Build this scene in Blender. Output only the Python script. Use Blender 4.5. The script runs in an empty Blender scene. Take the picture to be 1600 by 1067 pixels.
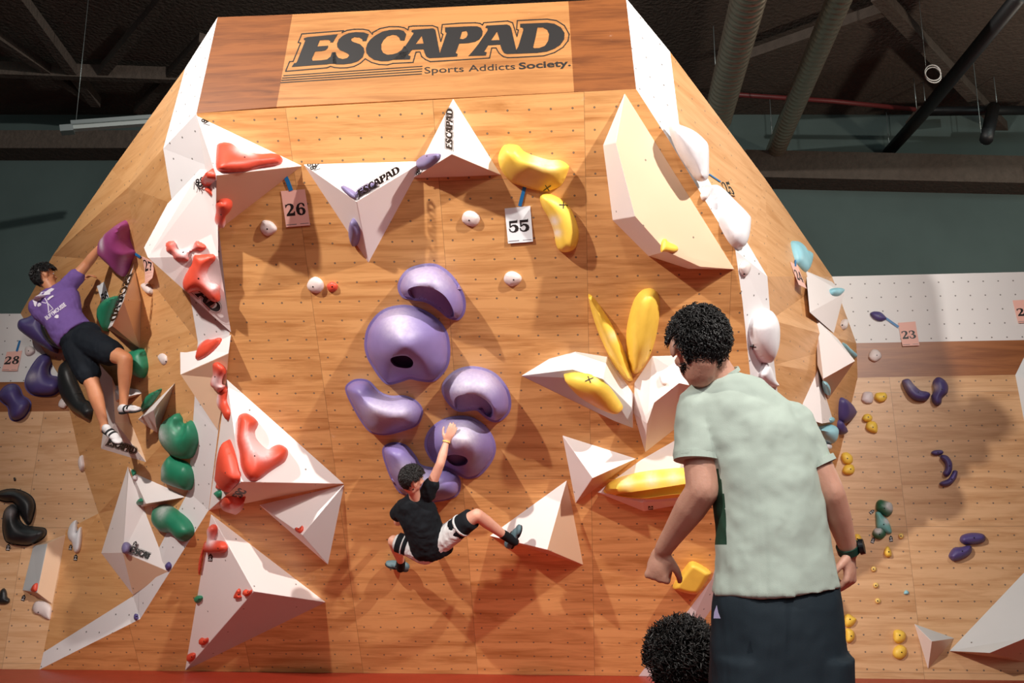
import bpy, bmesh, math, random
import numpy as np
from mathutils import Vector, Matrix, Euler
from mathutils.geometry import delaunay_2d_cdt, tessellate_polygon
random.seed(7)
scn = bpy.context.scene
COL = scn.collection
FPX = 1500.0
CAM = Vector((0, 0, 1.1))
PITCH = math.radians(12)
FW = Vector((0, math.cos(PITCH), math.sin(PITCH)))
UPV = Vector((0, -math.sin(PITCH), math.cos(PITCH)))
RT = Vector((1, 0, 0))
cam_d = bpy.data.cameras.new('camera')
cam = bpy.data.objects.new('camera', cam_d); COL.objects.link(cam)
cam.location = CAM; cam.rotation_euler = (math.radians(90) + PITCH, 0, 0)
cam_d.sensor_width = 36; cam_d.lens = 36 * FPX / 1600; cam_d.clip_end = 100
scn.camera = cam

def ray(px, py):
    return (FW + RT * ((px - 800) / FPX) - UPV * ((py - 533.5) / FPX))
def W(px, py, Y):
    d = ray(px, py); return CAM + d * (Y / d.y)
def onfloor(px, py, z=0.0):
    d = ray(px, py); return CAM + d * ((z - CAM.z) / d.z)

class Plane:
    def __init__(s, o, n, u=None):
        s.o = Vector(o); s.n = Vector(n).normalized()
        if s.n.dot(s.o - CAM) > 0: s.n = -s.n
        if u is None:
            u = Vector((0, 0, 1)).cross(s.n)
            if u.length < 1e-3: u = Vector((1, 0, 0))
        u = u - s.n * u.dot(s.n)
        s.u = u.normalized(); s.v = s.n.cross(s.u).normalized()
        if s.v.z < 0: s.v = -s.v
        if s.u.x < 0 and abs(s.u.x) > .05: s.u = -s.u
    def hit(s, px, py, h=0.0):
        d = ray(px, py); t = (s.o + s.n * h - CAM).dot(s.n) / d.dot(s.n)
        return CAM + d * t
    def uv(s, p): q = p - s.o; return (q.dot(s.u), q.dot(s.v))
    def xyz(s, a, b, h=0.0): return s.o + s.u * a + s.v * b + s.n * h

B0 = onfloor(60, 1046); B1 = onfloor(1330, 1060)
U0 = (B1 - B0).normalized(); G0 = Vector((U0.y, -U0.x, 0)); ZV = Vector((0, 0, 1))
def wallplane(o, deg):
    a = math.radians(deg)
    return Plane(o, G0 * math.cos(a) - ZV * math.sin(a), U0)
M = wallplane(B0, 35)
S = wallplane(M.hit(650, 152), -14)
RB = wallplane(B1, -6)
LB = wallplane(B0, -6)

# ---------- facets for ray casting of pixels onto what is already built ----------
FAC = []
def add_fac(pts, owner=None):
    n = Vector((0, 0, 0)); c = sum(pts, Vector()) / len(pts)
    for i in range(len(pts)): n += (pts[i] - c).cross(pts[(i + 1) % len(pts)] - c)
    if n.length < 1e-9: return
    pl = Plane(c, n)
    FAC.append((pts, pl, owner))
def inpoly(x, y, poly):
    r = False; j = len(poly) - 1
    for i in range(len(poly)):
        xi, yi = poly[i]; xj, yj = poly[j]
        if (yi > y) != (yj > y) and x < (xj - xi) * (y - yi) / (yj - yi) + xi: r = not r
        j = i
    return r
def cast(px, py):
    best = None
    for pts, pl, ow in FAC:
        d = ray(px, py); dn = d.dot(pl.n)
        if abs(dn) < 1e-5: continue
        t = (pl.o - CAM).dot(pl.n) / dn
        if t <= 0 or (best and t >= best[0]): continue
        p = CAM + d * t
        if inpoly(*pl.uv(p), [pl.uv(q) for q in pts]): best = (t, p, pl)
    return best
def splane(px, py, default=None):
    b = cast(px, py)
    if b: return b[2]
    return default or M

# ---------- materials ----------
def lin(c):
    return tuple(((v / 255) / 12.92 if v / 255 <= .04045 else ((v / 255 + .055) / 1.055) ** 2.4) for v in c) + (1.0,)
_mats = {}
class NT:
    def __init__(s, name):
        s.m = bpy.data.materials.new(name); s.m.use_nodes = True; s.t = s.m.node_tree; s.n = s.t.nodes
        s.b = s.n['Principled BSDF']
    def add(s, typ, **kw):
        nd = s.n.new(typ)
        for k, v in kw.items():
            if k.startswith('i_'):
                key = k[2:]; key = int(key) if key.isdigit() else key.replace('_', ' ')
                nd.inputs[key].default_value = v
            else: setattr(nd, k, v)
        return nd
    def lk(s, a, b): s.t.links.new(a, b)
    def math(s, op, a, b=None, c=None):
        nd = s.n.new('ShaderNodeMath'); nd.operation = op
        for i, v in enumerate((a, b, c)):
            if v is None: continue
            if isinstance(v, (int, float)): nd.inputs[i].default_value = v
            else: s.lk(v, nd.inputs[i])
        return nd.outputs[0]
    def mix(s, f, a, b, typ='MIX'):
        nd = s.n.new('ShaderNodeMix'); nd.data_type = 'RGBA'; nd.blend_type = typ
        for i, v in ((0, f), (6, a), (7, b)):
            if isinstance(v, (int, float)) or isinstance(v, tuple): nd.inputs[i].default_value = v
            else: s.lk(v, nd.inputs[i])
        return nd.outputs[2]
def plain(name, col, rough=.5, metal=0.0, bump=0.0, bscale=60, var=0.0, vscale=6, spec=.5, sheen=0):
    if name in _mats: return _mats[name]
    t = NT(name); t.b.inputs['Roughness'].default_value = rough; t.b.inputs['Metallic'].default_value = metal
    t.b.inputs['Specular IOR Level'].default_value = spec
    c = lin(col); t.b.inputs['Base Color'].default_value = c
    tc = t.add('ShaderNodeTexCoord')
    if var:
        n = t.add('ShaderNodeTexNoise', i_Scale=vscale, i_Detail=5.0); t.lk(tc.outputs['Object'], n.inputs['Vector'])
        r = t.math('MULTIPLY_ADD', n.outputs[0], 2 * var, 1 - var)
        mm = t.add('ShaderNodeVectorMath', operation='SCALE'); mm.inputs[0].default_value = c[:3]; t.lk(r, mm.inputs['Scale'])
        t.lk(mm.outputs[0], t.b.inputs['Base Color'])
    if bump:
        n = t.add('ShaderNodeTexNoise', i_Scale=bscale, i_Detail=4.0); t.lk(tc.outputs['Object'], n.inputs['Vector'])
        b = t.add('ShaderNodeBump', i_Strength=bump, i_Distance=.02); t.lk(n.outputs[0], b.inputs['Height']); t.lk(b.outputs[0], t.b.inputs['Normal'])
    if sheen: t.b.inputs['Sheen Weight'].default_value = sheen
    _mats[name] = t.m; return t.m

DU, DV = .148, .150      # spacing of the bolt grid
def wood(name, light, dark, tint=.12, dots=True, grain=1.0, phase=(0, 0), pan=(7 * DU, 16 * DV), pphase=(0, 0), white=False, rough=.42, d=(DU, DV), warm=None, grow=0.0, lowtint=None):
    if name in _mats: return _mats[name]
    t = NT(name); t.b.inputs['Roughness'].default_value = rough
    uv = t.add('ShaderNodeUVMap'); sp = t.add('ShaderNodeSeparateXYZ'); t.lk(uv.outputs[0], sp.inputs[0])
    u, v = sp.outputs[0], sp.outputs[1]
    pu = t.math('FLOOR', t.math('DIVIDE', t.math('SUBTRACT', u, pphase[0]), pan[0]))
    pv = t.math('FLOOR', t.math('DIVIDE', t.math('SUBTRACT', v, pphase[1]), pan[1]))
    cb = t.add('ShaderNodeCombineXYZ'); t.lk(pu, cb.inputs[0]); t.lk(pv, cb.inputs[1])
    wn = t.add('ShaderNodeTexWhiteNoise', noise_dimensions='3D'); t.lk(cb.outputs[0], wn.inputs[0])
    if not white:
        # grain running along u
        c2 = t.add('ShaderNodeCombineXYZ'); t.lk(t.math('MULTIPLY', u, .9), c2.inputs[0]); t.lk(t.math('MULTIPLY', v, 9.0), c2.inputs[1])
        t.lk(t.math('MULTIPLY', wn.outputs[0], 37.0), c2.inputs[2])
        n1 = t.add('ShaderNodeTexNoise', i_Scale=1.3, i_Detail=6.0, i_Roughness=.62, i_Distortion=.7); t.lk(c2.outputs[0], n1.inputs['Vector'])
        c3 = t.add('ShaderNodeCombineXYZ'); t.lk(t.math('MULTIPLY', u, 2.5), c3.inputs[0]); t.lk(t.math('MULTIPLY', v, 60.0), c3.inputs[1]); t.lk(wn.outputs[0], c3.inputs[2])
        n2 = t.add('ShaderNodeTexNoise', i_Scale=1.5, i_Detail=3.0); t.lk(c3.outputs[0], n2.inputs['Vector'])
        g = t.math('ADD', t.math('MULTIPLY', n1.outputs[0], .8), t.math('MULTIPLY', n2.outputs[0], .22))
        cr = t.add('ShaderNodeValToRGB'); t.lk(g, cr.inputs[0])
        e = cr.color_ramp.elements; e[0].position = .5 - .2 * grain; e[0].color = lin(dark); e[1].position = .5 + .08; e[1].color = lin(light)
        col = cr.outputs[0]
    else:
        n1 = t.add('ShaderNodeTexNoise', i_Scale=2.2, i_Detail=4.0); t.lk(uv.outputs[0], n1.inputs['Vector'])
        col = t.mix(t.math('MULTIPLY', n1.outputs[0], .5), lin(light), lin(dark))
    f = t.math('MULTIPLY_ADD', wn.outputs[0], 2 * tint, 1 - tint)
    mm = t.add('ShaderNodeVectorMath', operation='SCALE'); t.lk(col, mm.inputs[0]); t.lk(f, mm.inputs['Scale']); col = mm.outputs[0]
    if lowtint:   # lower rows of boards are of a redder sheet
        k = t.math('LESS_THAN', pv, lowtint[1]); col = t.mix(k, col, t.mix(1.0, col, lin(lowtint[0]), 'MULTIPLY'))
    # seams
    fu = t.math('FRACT', t.math('DIVIDE', t.math('SUBTRACT', u, pphase[0]), pan[0]))
    fv = t.math('FRACT', t.math('DIVIDE', t.math('SUBTRACT', v, pphase[1]), pan[1]))
    seam = t.math('MAXIMUM', t.math('LESS_THAN', fu, .004 / pan[0]), t.math('LESS_THAN', fv, .004 / pan[1]))
    col = t.mix(t.math('MULTIPLY', seam, .45), col, (.05, .03, .02, 1))
    if dots:
        du_, dv_ = d
        a = t.math('MULTIPLY', t.math('SUBTRACT', t.math('FRACT', t.math('DIVIDE', t.math('SUBTRACT', u, phase[0]), du_)), .5), du_)
        b = t.math('MULTIPLY', t.math('SUBTRACT', t.math('FRACT', t.math('DIVIDE', t.math('SUBTRACT', v, phase[1]), dv_)), .5), dv_)
        r = t.math('SQRT', t.math('ADD', t.math('MULTIPLY', a, a), t.math('MULTIPLY', b, b)))
        k = t.math('LESS_THAN', r, .0072)
        col = t.mix(t.math('MULTIPLY', k, .82), col, (.025, .02, .018, 1))
        k2 = t.math('LESS_THAN', r, .0035); col = t.mix(k2, col, (.25, .22, .2, 1))
    # chalk dust
    n3 = t.add('ShaderNodeTexNoise', i_Scale=3.1, i_Detail=7.0, i_Roughness=.75); t.lk(uv.outputs[0], n3.inputs['Vector'])
    ch = t.add('ShaderNodeMapRange', i_1=.66, i_2=.8); t.lk(n3.outputs[0], ch.inputs[0])
    col = t.mix(t.math('MULTIPLY', ch.outputs[0], .45), col, (.75, .68, .62, 1))
    t.lk(col, t.b.inputs['Base Color'])
    _mats[name] = t.m; return t.m

# ---------- mesh helpers ----------
def tag(o, label=None, cat=None, group=None, kind=None):
    if label: o['label'] = label
    if cat: o['category'] = cat
    if group: o['group'] = group
    if kind: o['kind'] = kind
    return o
def mesh_obj(name, verts, faces, mat, parent=None, smooth=False, uvp=None, world=None):
    """verts are world points; when parent given they are kept in world place via inverse"""
    me = bpy.data.meshes.new(name)
    me.from_pydata([tuple(v) for v in verts], [], faces); me.validate(); me.update()
    return finish(name, me, mat, parent, smooth, uvp)
def finish(name, me, mat, parent=None, smooth=False, uvp=None):
    o = bpy.data.objects.new(name, me); COL.objects.link(o)
    if mat:
        for m_ in (mat if isinstance(mat, list) else [mat]): me.materials.append(m_)
    if smooth: me.polygons.foreach_set('use_smooth', [True] * len(me.polygons))
    if uvp is not None:
        L = me.uv_layers.new(name='UVMap')
        for p in me.polygons:
            pl = uvp if isinstance(uvp, Plane) else None
            if pl is None:
                pl = Plane(p.center, p.normal); pl.o = Vector((0, 0, 0))
            for li in p.loop_indices:
                L.data[li].uv = pl.uv(me.vertices[me.loops[li].vertex_index].co)
    if parent is not None:
        o.parent = parent
        o.matrix_parent_inverse = Matrix.Translation(-parent.location) if parent.type == 'EMPTY' else Matrix.Identity(4)
        if parent.type != 'EMPTY': o.matrix_parent_inverse = parent.matrix_basis.inverted() if parent.parent is None else Matrix.Identity(4)
    return o
def recenter(o):
    """put the object's origin at its centre (children keep their place)"""
    me = o.data; c = sum((v.co for v in me.vertices), Vector()) / max(1, len(me.vertices))
    me.transform(Matrix.Translation(-c)); o.location = c
    return o
def empty(name, loc):
    o = bpy.data.objects.new(name, None); COL.objects.link(o); o.location = loc; o.empty_display_size = .05
    return o
def fix(me, capholes=False):
    bm = bmesh.new(); bm.from_mesh(me)
    bmesh.ops.remove_doubles(bm, verts=bm.verts, dist=1e-5)
    if capholes:
        be = [e for e in bm.edges if len(e.link_faces) == 1]
        if be: bmesh.ops.holes_fill(bm, edges=be, sides=0)
    bmesh.ops.recalc_face_normals(bm, faces=bm.faces)
    bm.to_mesh(me); bm.free(); me.update()
def O(x0, y0, s, pts): return [(x0 + x / s, y0 + y / s) for x, y in pts]
CR = dict(a=(200, 130, 5.333), b=(200, 300, 5.333), c=(0, 340, 5.333), d=(0, 520, 5.333), e=(0, 700, 4.848), f=(0, 860, 4.848), g=(260, 480, 5.333), h=(260, 640, 5.333),
          i=(260, 780, 3.717), k=(440, 130, 3.68), l=(700, 200, 4.85), m=(520, 400, 3.557), n=(560, 650, 3.953), o=(800, 430, 4.64), p=(850, 640, 5.336), q=(920, 0, 2.353),
          r=(920, 130, 3.5575), s=(1130, 380, 3.333), t=(1300, 420, 4.85), u=(1300, 620, 4.64), v=(1300, 820, 4.32), w=(980, 460, 3.5575), x=(980, 740, 3.2625), y=(580, 650, 4.104),
          z=(0, 0, 1), L=(290, 250, 13.333), Z=(330, 720, 13.34))
def smoothpoly(p, n=4):
    out = []; N = len(p)
    for i in range(N):
        p0, p1, p2, p3 = (np.array(p[(i + j - 1) % N], float) for j in range(4))
        for k in range(n):
            t = k / n
            out.append(tuple(.5 * ((2 * p1) + (-p0 + p2) * t + (2 * p0 - 5 * p1 + 4 * p2 - p3) * t * t + (-p0 + 3 * p1 - 3 * p2 + p3) * t ** 3)))
    return out
def polydist(P, poly):
    """distance of points P (n,2) to the closed polygon"""
    A = np.array(poly); B = np.roll(A, -1, 0); best = np.full(len(P), 1e9)
    for a, b in zip(A, B):
        ab = b - a; L2 = max(ab @ ab, 1e-12)
        t = np.clip(((P - a) @ ab) / L2, 0, 1); d = np.linalg.norm(P - (a + t[:, None] * ab), axis=1); best = np.minimum(best, d)
    return best
def _area(p): return .5 * sum(p[i][0] * p[(i + 1) % len(p)][1] - p[(i + 1) % len(p)][0] * p[i][1] for i in range(len(p)))

def hold_mat(name, col, rough=.45):
    key = 'hold_' + name
    if key in _mats: return _mats[key]
    t = NT(key); t.b.inputs['Roughness'].default_value = rough
    tc = t.add('ShaderNodeTexCoord')
    n = t.add('ShaderNodeTexNoise', i_Scale=9.0, i_Detail=5.0); t.lk(tc.outputs['Object'], n.inputs['Vector'])
    c = lin(col); cd = tuple(x * .8 for x in c[:3]) + (1,); cl = tuple(min(1, x * 1.12 + .01) for x in c[:3]) + (1,)
    base = t.mix(n.outputs[0], cd, cl)
    at = t.add('ShaderNodeAttribute', attribute_name='chalk')
    n2 = t.add('ShaderNodeTexNoise', i_Scale=40.0, i_Detail=4.0); t.lk(tc.outputs['Object'], n2.inputs['Vector'])
    k = t.math('MULTIPLY', at.outputs['Fac'], t.math('MULTIPLY_ADD', n2.outputs[0], .8, .35)); k = t.math('MINIMUM', k, .68)
    t.lk(t.mix(k, base, (.78, .72, .74, 1)), t.b.inputs['Base Color'])
    n4 = t.add('ShaderNodeTexNoise', i_Scale=220.0, i_Detail=2.0); t.lk(tc.outputs['Object'], n4.inputs['Vector'])
    b = t.add('ShaderNodeBump', i_Strength=.25, i_Distance=.003); t.lk(n4.outputs[0], b.inputs['Height']); t.lk(b.outputs[0], t.b.inputs['Normal'])
    _mats[key] = t.m; return t.m
HC = dict(purple=(130, 114, 172), dpurple=(80, 68, 126), red=(214, 74, 50), yellow=(250, 204, 78), green=(30, 126, 92), dgreen=(10, 92, 62), magenta=(150, 62, 120), black=(26, 29, 31),
          white=(222, 208, 204), pearl=(232, 232, 236), cyan=(150, 208, 222), teal=(110, 176, 172), lyellow=(240, 206, 120), pink=(215, 200, 200), mauve=(128, 118, 160))
def relief(name, outline, col, H, pl, R=None, rim=0.0, pockets=(), bumps=(), chalk=(), base=-.006, grid=None, lift=0.0, sharp=False, tilt=None, soft=1.0):
    """outline in pixels -> solid relief standing on plane pl; heights in metres"""
    ol = [pl.uv(pl.hit(x, y)) for x, y in outline]
    if not sharp: ol = smoothpoly(ol, 4)
    if _area(ol) < 0: ol = ol[::-1]
    A = np.array(ol); mn, mx = A.min(0), A.max(0); size = max(mx - mn)
    g = grid or max(size / 30, .006)
    xs = np.arange(mn[0], mx[0], g); ys = np.arange(mn[1], mx[1], g)
    P = np.array([(x + (g / 2 if j % 2 else 0), y) for j, y in enumerate(ys) for x in xs])
    ins = np.array([inpoly(x, y, ol) for x, y in P]); P = P[ins]
    d = polydist(P, ol); P = P[d > g * .45]
    if rim:
        P = P[polydist(P, ol) > rim + .55 * g]; extra = []
        NO = len(ol)
        for i in range(NO):
            a_ = np.array(ol[i - 1]); b_ = np.array(ol[(i + 1) % NO]); t_ = (b_ - a_) / max(1e-9, np.linalg.norm(b_ - a_)); nn_ = np.array((-t_[1], t_[0]))
            for dd_ in (rim, rim + .004): extra.append((np.array(ol[i]) + nn_ * dd_, dd_))
        ex = np.array([q for q, _ in extra]); de = polydist(ex, ol); keep = de > np.array([d__ for _, d__ in extra]) * .96
        ex = ex[keep & np.array([inpoly(x, y, ol) for x, y in ex])]
        P = np.concatenate([P, ex])
    pk = []
    for po, ph in pockets:
        q = smoothpoly([pl.uv(pl.hit(x, y)) for x, y in po], 4); pk.append((q, ph))
        dd = polydist(P, q); P = P[dd > g * .35]
    pts = [Vector(p) for p in ol]; con = [list(range(len(ol)))]
    rings = []
    for q, ph in pk:
        s = len(pts); pts += [Vector(p) for p in q]; con.append(list(range(s, s + len(q))))
        # inner ring of the pocket, a hair inside, at the pocket's bottom
        c = np.mean(np.array(q), 0); s2 = len(pts); pts += [Vector(tuple(c + (np.array(p) - c) * .93)) for p in q]; con.append(list(range(s2, s2 + len(q))))
        rings.append((s2, s2 + len(q), ph))
    pts += [Vector(tuple(p)) for p in P]
    edges = []
    for c_ in con: edges += [(c_[i], c_[(i + 1) % len(c_)]) for i in range(len(c_))]
    V2, _, F2, ov, _, _ = delaunay_2d_cdt(pts, edges, [con[0]], 1, 1e-6)
    Q = np.array([(v.x, v.y) for v in V2]); d = polydist(Q, ol)
    inr = d.max(); R_ = R or inr
    dd = np.clip(d - rim, 0, None); t = np.clip(dd / max(1e-6, R_ - rim), 0, 1)
    h = H * np.power(np.clip(1 - (1 - t) ** 2, 0, 1), .5 * soft)
    bpts = [(pl.uv(pl.hit(x, y)), rr, hh) for x, y, rr, hh in bumps]
    for (bx, by), rr, hh in bpts:
        h = h + hh * np.exp(-((Q[:, 0] - bx) ** 2 + (Q[:, 1] - by) ** 2) / rr ** 2) * np.clip(d / (R_ * .4), 0, 1)
    if tilt is not None:   # (px,py) highest side
        tx, ty = pl.uv(pl.hit(*tilt)); c = A.mean(0); dv = np.array((tx, ty)) - c; L = np.linalg.norm(dv); dv /= L
        s_ = ((Q - c) @ dv) / L; h = h * np.clip(1 + .6 * s_, .25, 1.8)
    for (q, ph), (r0, r1, _) in zip(pk, rings):
        insq = np.array([inpoly(x, y, q) for x, y in Q]) & (polydist(Q, q) > 1e-4)
        h[insq] = np.minimum(h[insq], ph)
    h = np.maximum(h, 0) + (.007 if rim else .004) + lift
    cc = pl.xyz(*A.mean(0)); vd = (CAM - cc).normalized(); ca = vd.dot(pl.n)
    e_ = pl.n.lerp(vd, .85 if ca > .6 else .4 if ca > .35 else .15); e_ = e_ / e_.dot(pl.n)     # the hold leans out along its own axis
    verts = [pl.xyz(Q[i, 0], Q[i, 1]) + e_ * float(h[i]) for i in range(len(Q))]
    faces = [tuple(f) for f in F2]
    # skirt down to the surface
    onb = {}
    for i, o_ in enumerate(ov):
        for k in o_:
            if k < len(ol): onb[k] = i
    n = len(verts); N = len(ol); idx = {}
    for k in range(N):
        i = onb.get(k)
        if i is None: continue
        idx[k] = len(verts); verts.append(pl.xyz(Q[i, 0], Q[i, 1], base))
    for k in range(N):
        k2 = (k + 1) % N
        if k in idx and k2 in idx: faces.append((onb[k], idx[k], idx[k2], onb[k2]))
    if len(idx) == N: faces.append(tuple(idx[k] for k in range(N))[::-1])
    me = bpy.data.meshes.new(name); me.from_pydata([tuple(v) for v in verts], [], faces); me.update()
    bm = bmesh.new(); bm.from_mesh(me); bmesh.ops.recalc_face_normals(bm, faces=bm.faces); bm.to_mesh(me); bm.free()
    at = me.attributes.new('chalk', 'FLOAT', 'POINT'); cv = np.zeros(len(verts))
    for cx, cy, cr, cs in chalk:
        bx, by = pl.uv(pl.hit(cx, cy)); cv[:len(Q)] += cs * np.exp(-((Q[:, 0] - bx) ** 2 + (Q[:, 1] - by) ** 2) / cr ** 2)
    at.data.foreach_set('value', cv)
    m_ = col if not isinstance(col, str) else hold_mat(col, HC[col])
    o = finish(name, me, m_, None, smooth=True)
    try: me.set_sharp_from_angle(angle=math.radians(50))
    except Exception: pass
    return o
DARK = None
def bolt(parent, px, py, pl, h, r=.006):
    c = pl.hit(px, py, h); vs = []; N = 10
    for z in (-.012, .0015):
        for k in range(N): a = 2 * math.pi * k / N; vs.append(c + pl.u * r * math.cos(a) + pl.v * r * math.sin(a) + pl.n * z)
    fs = [tuple(range(N, 2 * N))] + [(k, (k + 1) % N, N + (k + 1) % N, N + k) for k in range(N)] + [tuple(range(N))[::-1]]
    o = mesh_obj('bolt', vs, fs, plain('bolt_dark', (30, 26, 26), .35, .6)); o.parent = parent
    o.matrix_parent_inverse = Matrix.Translation(-parent.location)
    return o
GRP = {}
def hold(cr, pts, col, H, label, group=None, name='climbing_hold', bolts=(), boltscr=None, pl=None, **kw):
    X = CR[cr]; ol = O(*X, pts)
    cx = sum(p[0] for p in ol) / len(ol); cy = sum(p[1] for p in ol) / len(ol)
    pl = pl or splane(cx, cy)
    for k in ('pockets',):
        if k in kw: kw[k] = [(O(*X, q), ph) for q, ph in kw[k]]
    for k in ('bumps', 'chalk'):
        if k in kw: kw[k] = [(X[0] + x / X[2], X[1] + y / X[2], r_, h_) for x, y, r_, h_ in kw[k]]
    if 'tilt' in kw: kw['tilt'] = O(*X, [kw['tilt']])[0]
    o = relief(name, ol, col, H, pl, **kw)
    c = pl.hit(cx, cy); o.data.transform(Matrix.Translation(-c)); o.location = c
    tag(o, label, 'climbing hold', group)
    for bx, by in bolts:
        q = O(*X, [(bx, by)])[0]
        dg_h = surf_h(o, pl, *q)
        bolt(o, q[0], q[1], pl, dg_h)
    return o
def surf_h(o, pl, px, py):
    d = ray(px, py).normalized(); org = CAM - o.location
    ok, loc, nn, ix = o.ray_cast(org, d)
    if ok: return (loc + o.location - pl.o).dot(pl.n)
    return .01

# ---------- flat lettering ----------
def flat(name, polys, mat, pl, px=True, thick=.0012, off=.0012, parent=None, mapf=None):
    """polys: list of (outer, [holes]); coordinates in pixels (on plane pl) or through mapf -> world point"""
    verts, faces = [], []
    for outer, holes in polys:
        loops = [outer] + list(holes)
        W3 = [[(mapf(x, y) if mapf else pl.hit(x, y)) for x, y in lp] for lp in loops]
        uvl = [[Vector((*pl.uv(p), 0)) for p in lp] for lp in W3]
        tris = tessellate_polygon(uvl); flatp = [p for lp in W3 for p in lp]
        s = len(verts); n = len(flatp)
        verts += [p + pl.n * ((p - p).length + off + thick) - pl.n * 0 for p in flatp]
        verts += [p + pl.n * off for p in flatp]
        faces += [tuple(s + i for i in tr) for tr in tris]
        i0 = 0
        for lp in W3:
            for k in range(len(lp)):
                a, b = i0 + k, i0 + (k + 1) % len(lp); faces.append((s + a, s + b, s + n + b, s + n + a))
            i0 += len(lp)
    o = mesh_obj(name, verts, faces, mat); 
    bm = bmesh.new(); bm.from_mesh(o.data); bmesh.ops.recalc_face_normals(bm, faces=bm.faces)
    for f_ in bm.faces:
        if abs(f_.normal.dot(pl.n)) > .5 and f_.normal.dot(pl.n) < 0: f_.normal_flip()
    bm.to_mesh(o.data); bm.free()
    if parent is not None: o.parent = parent; o.matrix_parent_inverse = Matrix.Translation(-parent.location)
    return o
def stroke(pts, w, closed=False):
    """polyline in px -> list of quad polys of width w"""
    out = []; n = len(pts); rng = range(n if closed else n - 1)
    for i in rng:
        a = np.array(pts[i], float); b = np.array(pts[(i + 1) % n], float); d = b - a; L = np.linalg.norm(d)
        if L < 1e-6: continue
        d /= L; q = np.array((-d[1], d[0])) * w / 2; e = d * w * .4
        out.append(([tuple(a - e + q), tuple(b + e + q), tuple(b + e - q), tuple(a - e - q)], []))
    return out
def text_polys(s, bold=0.0):
    cu = bpy.data.curves.new('txt', 'FONT'); cu.body = s; cu.offset = bold; cu.resolution_u = 3
    ob = bpy.data.objects.new('txt', cu); COL.objects.link(ob)
    dg = bpy.context.evaluated_depsgraph_get(); me = bpy.data.meshes.new_from_object(ob.evaluated_get(dg))
    vs = [(v.co.x, v.co.y) for v in me.vertices]; fs = [[vs[i] for i in p.vertices] for p in me.polygons]
    bpy.data.objects.remove(ob); bpy.data.curves.remove(cu); bpy.data.meshes.remove(me)
    xs = [v[0] for v in vs]; ys = [v[1] for v in vs]
    return fs, (min(xs), max(xs))
# ---------- the hall ----------
def struct(o): o['kind'] = 'structure'; return o
LIGHTW = dict(light=(224, 186, 146), dark=(206, 160, 116))
nutA = M.uv(M.hit(463, 191)); nutB = M.uv(M.hit(793, 173)); nC = M.uv(M.hit(895.5, 204)); nD = M.uv(M.hit(898, 402))
DU = abs(nutB[0] - nutA[0]) / 10; DV = abs(nC[1] - nD[1]) / 6
print('grid', DU, DV, 'rows', nutA, nutB, nC)
seamA = M.uv(M.hit(445, 165)); seamB = M.uv(M.hit(912, 140))
wM = wood('plywood_main', (222, 166, 106), (170, 110, 56), tint=.13, dots=True, phase=(nutA[0] - DU / 2, nC[1] - DV / 2), d=(DU, DV),
          pan=((seamB[0] - seamA[0]) / 2, 2.4), pphase=(seamA[0], M.uv(M.hit(800, 280))[1]), lowtint=None)
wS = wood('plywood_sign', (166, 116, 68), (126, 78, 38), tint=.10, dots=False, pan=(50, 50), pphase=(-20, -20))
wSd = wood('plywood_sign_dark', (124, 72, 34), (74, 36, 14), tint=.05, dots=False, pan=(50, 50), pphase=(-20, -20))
rn = RB.uv(RB.hit(1300 + 425 / 4.64, 620 + 440 / 4.64)); rn2 = RB.uv(RB.hit(1300 + 1345 / 4.64, 620 + 420 / 4.64)); 
r3 = RB.uv(RB.hit(1300 + 385 / 4.32, 820 + 290 / 4.32)); r4 = RB.uv(RB.hit(1300 + 428 / 4.32, 820 + 628 / 4.32))
DR = abs(r3[1] - r4[1]) / 3; r5 = RB.uv(RB.hit(1300 + 1080 / 4.32, 820 + 512 / 4.32)); r6 = RB.uv(RB.hit(1300 + 198 / 4.32, 820 + 518 / 4.32)); DRu = abs(r5[0] - r6[0]) / 8
print('right grid', DR, DRu)
wR = wood('plywood_birch_right', (216, 174, 130), (184, 136, 90), tint=.05, d=(DRu, DR), phase=(r3[0] - DRu / 2, r3[1] - DR / 2), pan=(1.9, 1.22), pphase=(.6, .05), grain=.8)
wL = wood('plywood_birch_left', (214, 172, 132), (190, 142, 98), tint=.05, d=(DRu, DR), phase=(.02, .03), pan=(1.9, 1.22), pphase=(-.35, .05), grain=.8)
wLo = wood('plywood_ochre', (216, 164, 110), (196, 140, 86), tint=.03, d=(.19, .17), pan=(9, 9), pphase=(-4, -4), grain=.7)
wRo = wood('plywood_ochre_right', (216, 164, 112), (194, 138, 84), tint=.03, d=(.24, .19), pan=(9, 9), pphase=(-4, -4), grain=.7)
wBr = wood('plywood_shaded_band', (156, 98, 56), (120, 68, 34), tint=.05, dots=False, pan=(4, 4), pphase=(-9, -9))  # brown tone stands in for the shade on a tilted band
wW = wood('painted_white_boards', (226, 224, 222), (206, 206, 204), tint=.02, white=True, d=(DRu, DR), pan=(9, 9), pphase=(-4, -4), rough=.5)
wWs = wood('painted_white_facet', (232, 228, 228), (214, 212, 214), tint=.0, white=True, d=(.16, .16), pan=(19, 19), pphase=(-8, -8), rough=.5)
vWhite = wood('volume_white', (238, 230, 228), (226, 216, 214), tint=.0, white=True, d=(.45, .45), phase=(.05, .07), pan=(29, 29), pphase=(-9, -9), rough=.5)
vTan = wood('volume_wood_and_shade', (226, 194, 164), (214, 178, 144), tint=.0, white=True, d=(.45, .45), phase=(.05, .07), pan=(29, 29), pphase=(-9, -9), rough=.5, grain=.3)  # raw wood tone; on white volumes, shade put into the face colour
vGrey = wood('volume_grey', (206, 212, 214), (186, 192, 194), tint=.0, white=True, d=(.45, .45), phase=(.05, .07), pan=(29, 29), pphase=(-9, -9), rough=.5)  # grey volumes; on white ones, shade put into the lower faces

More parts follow.
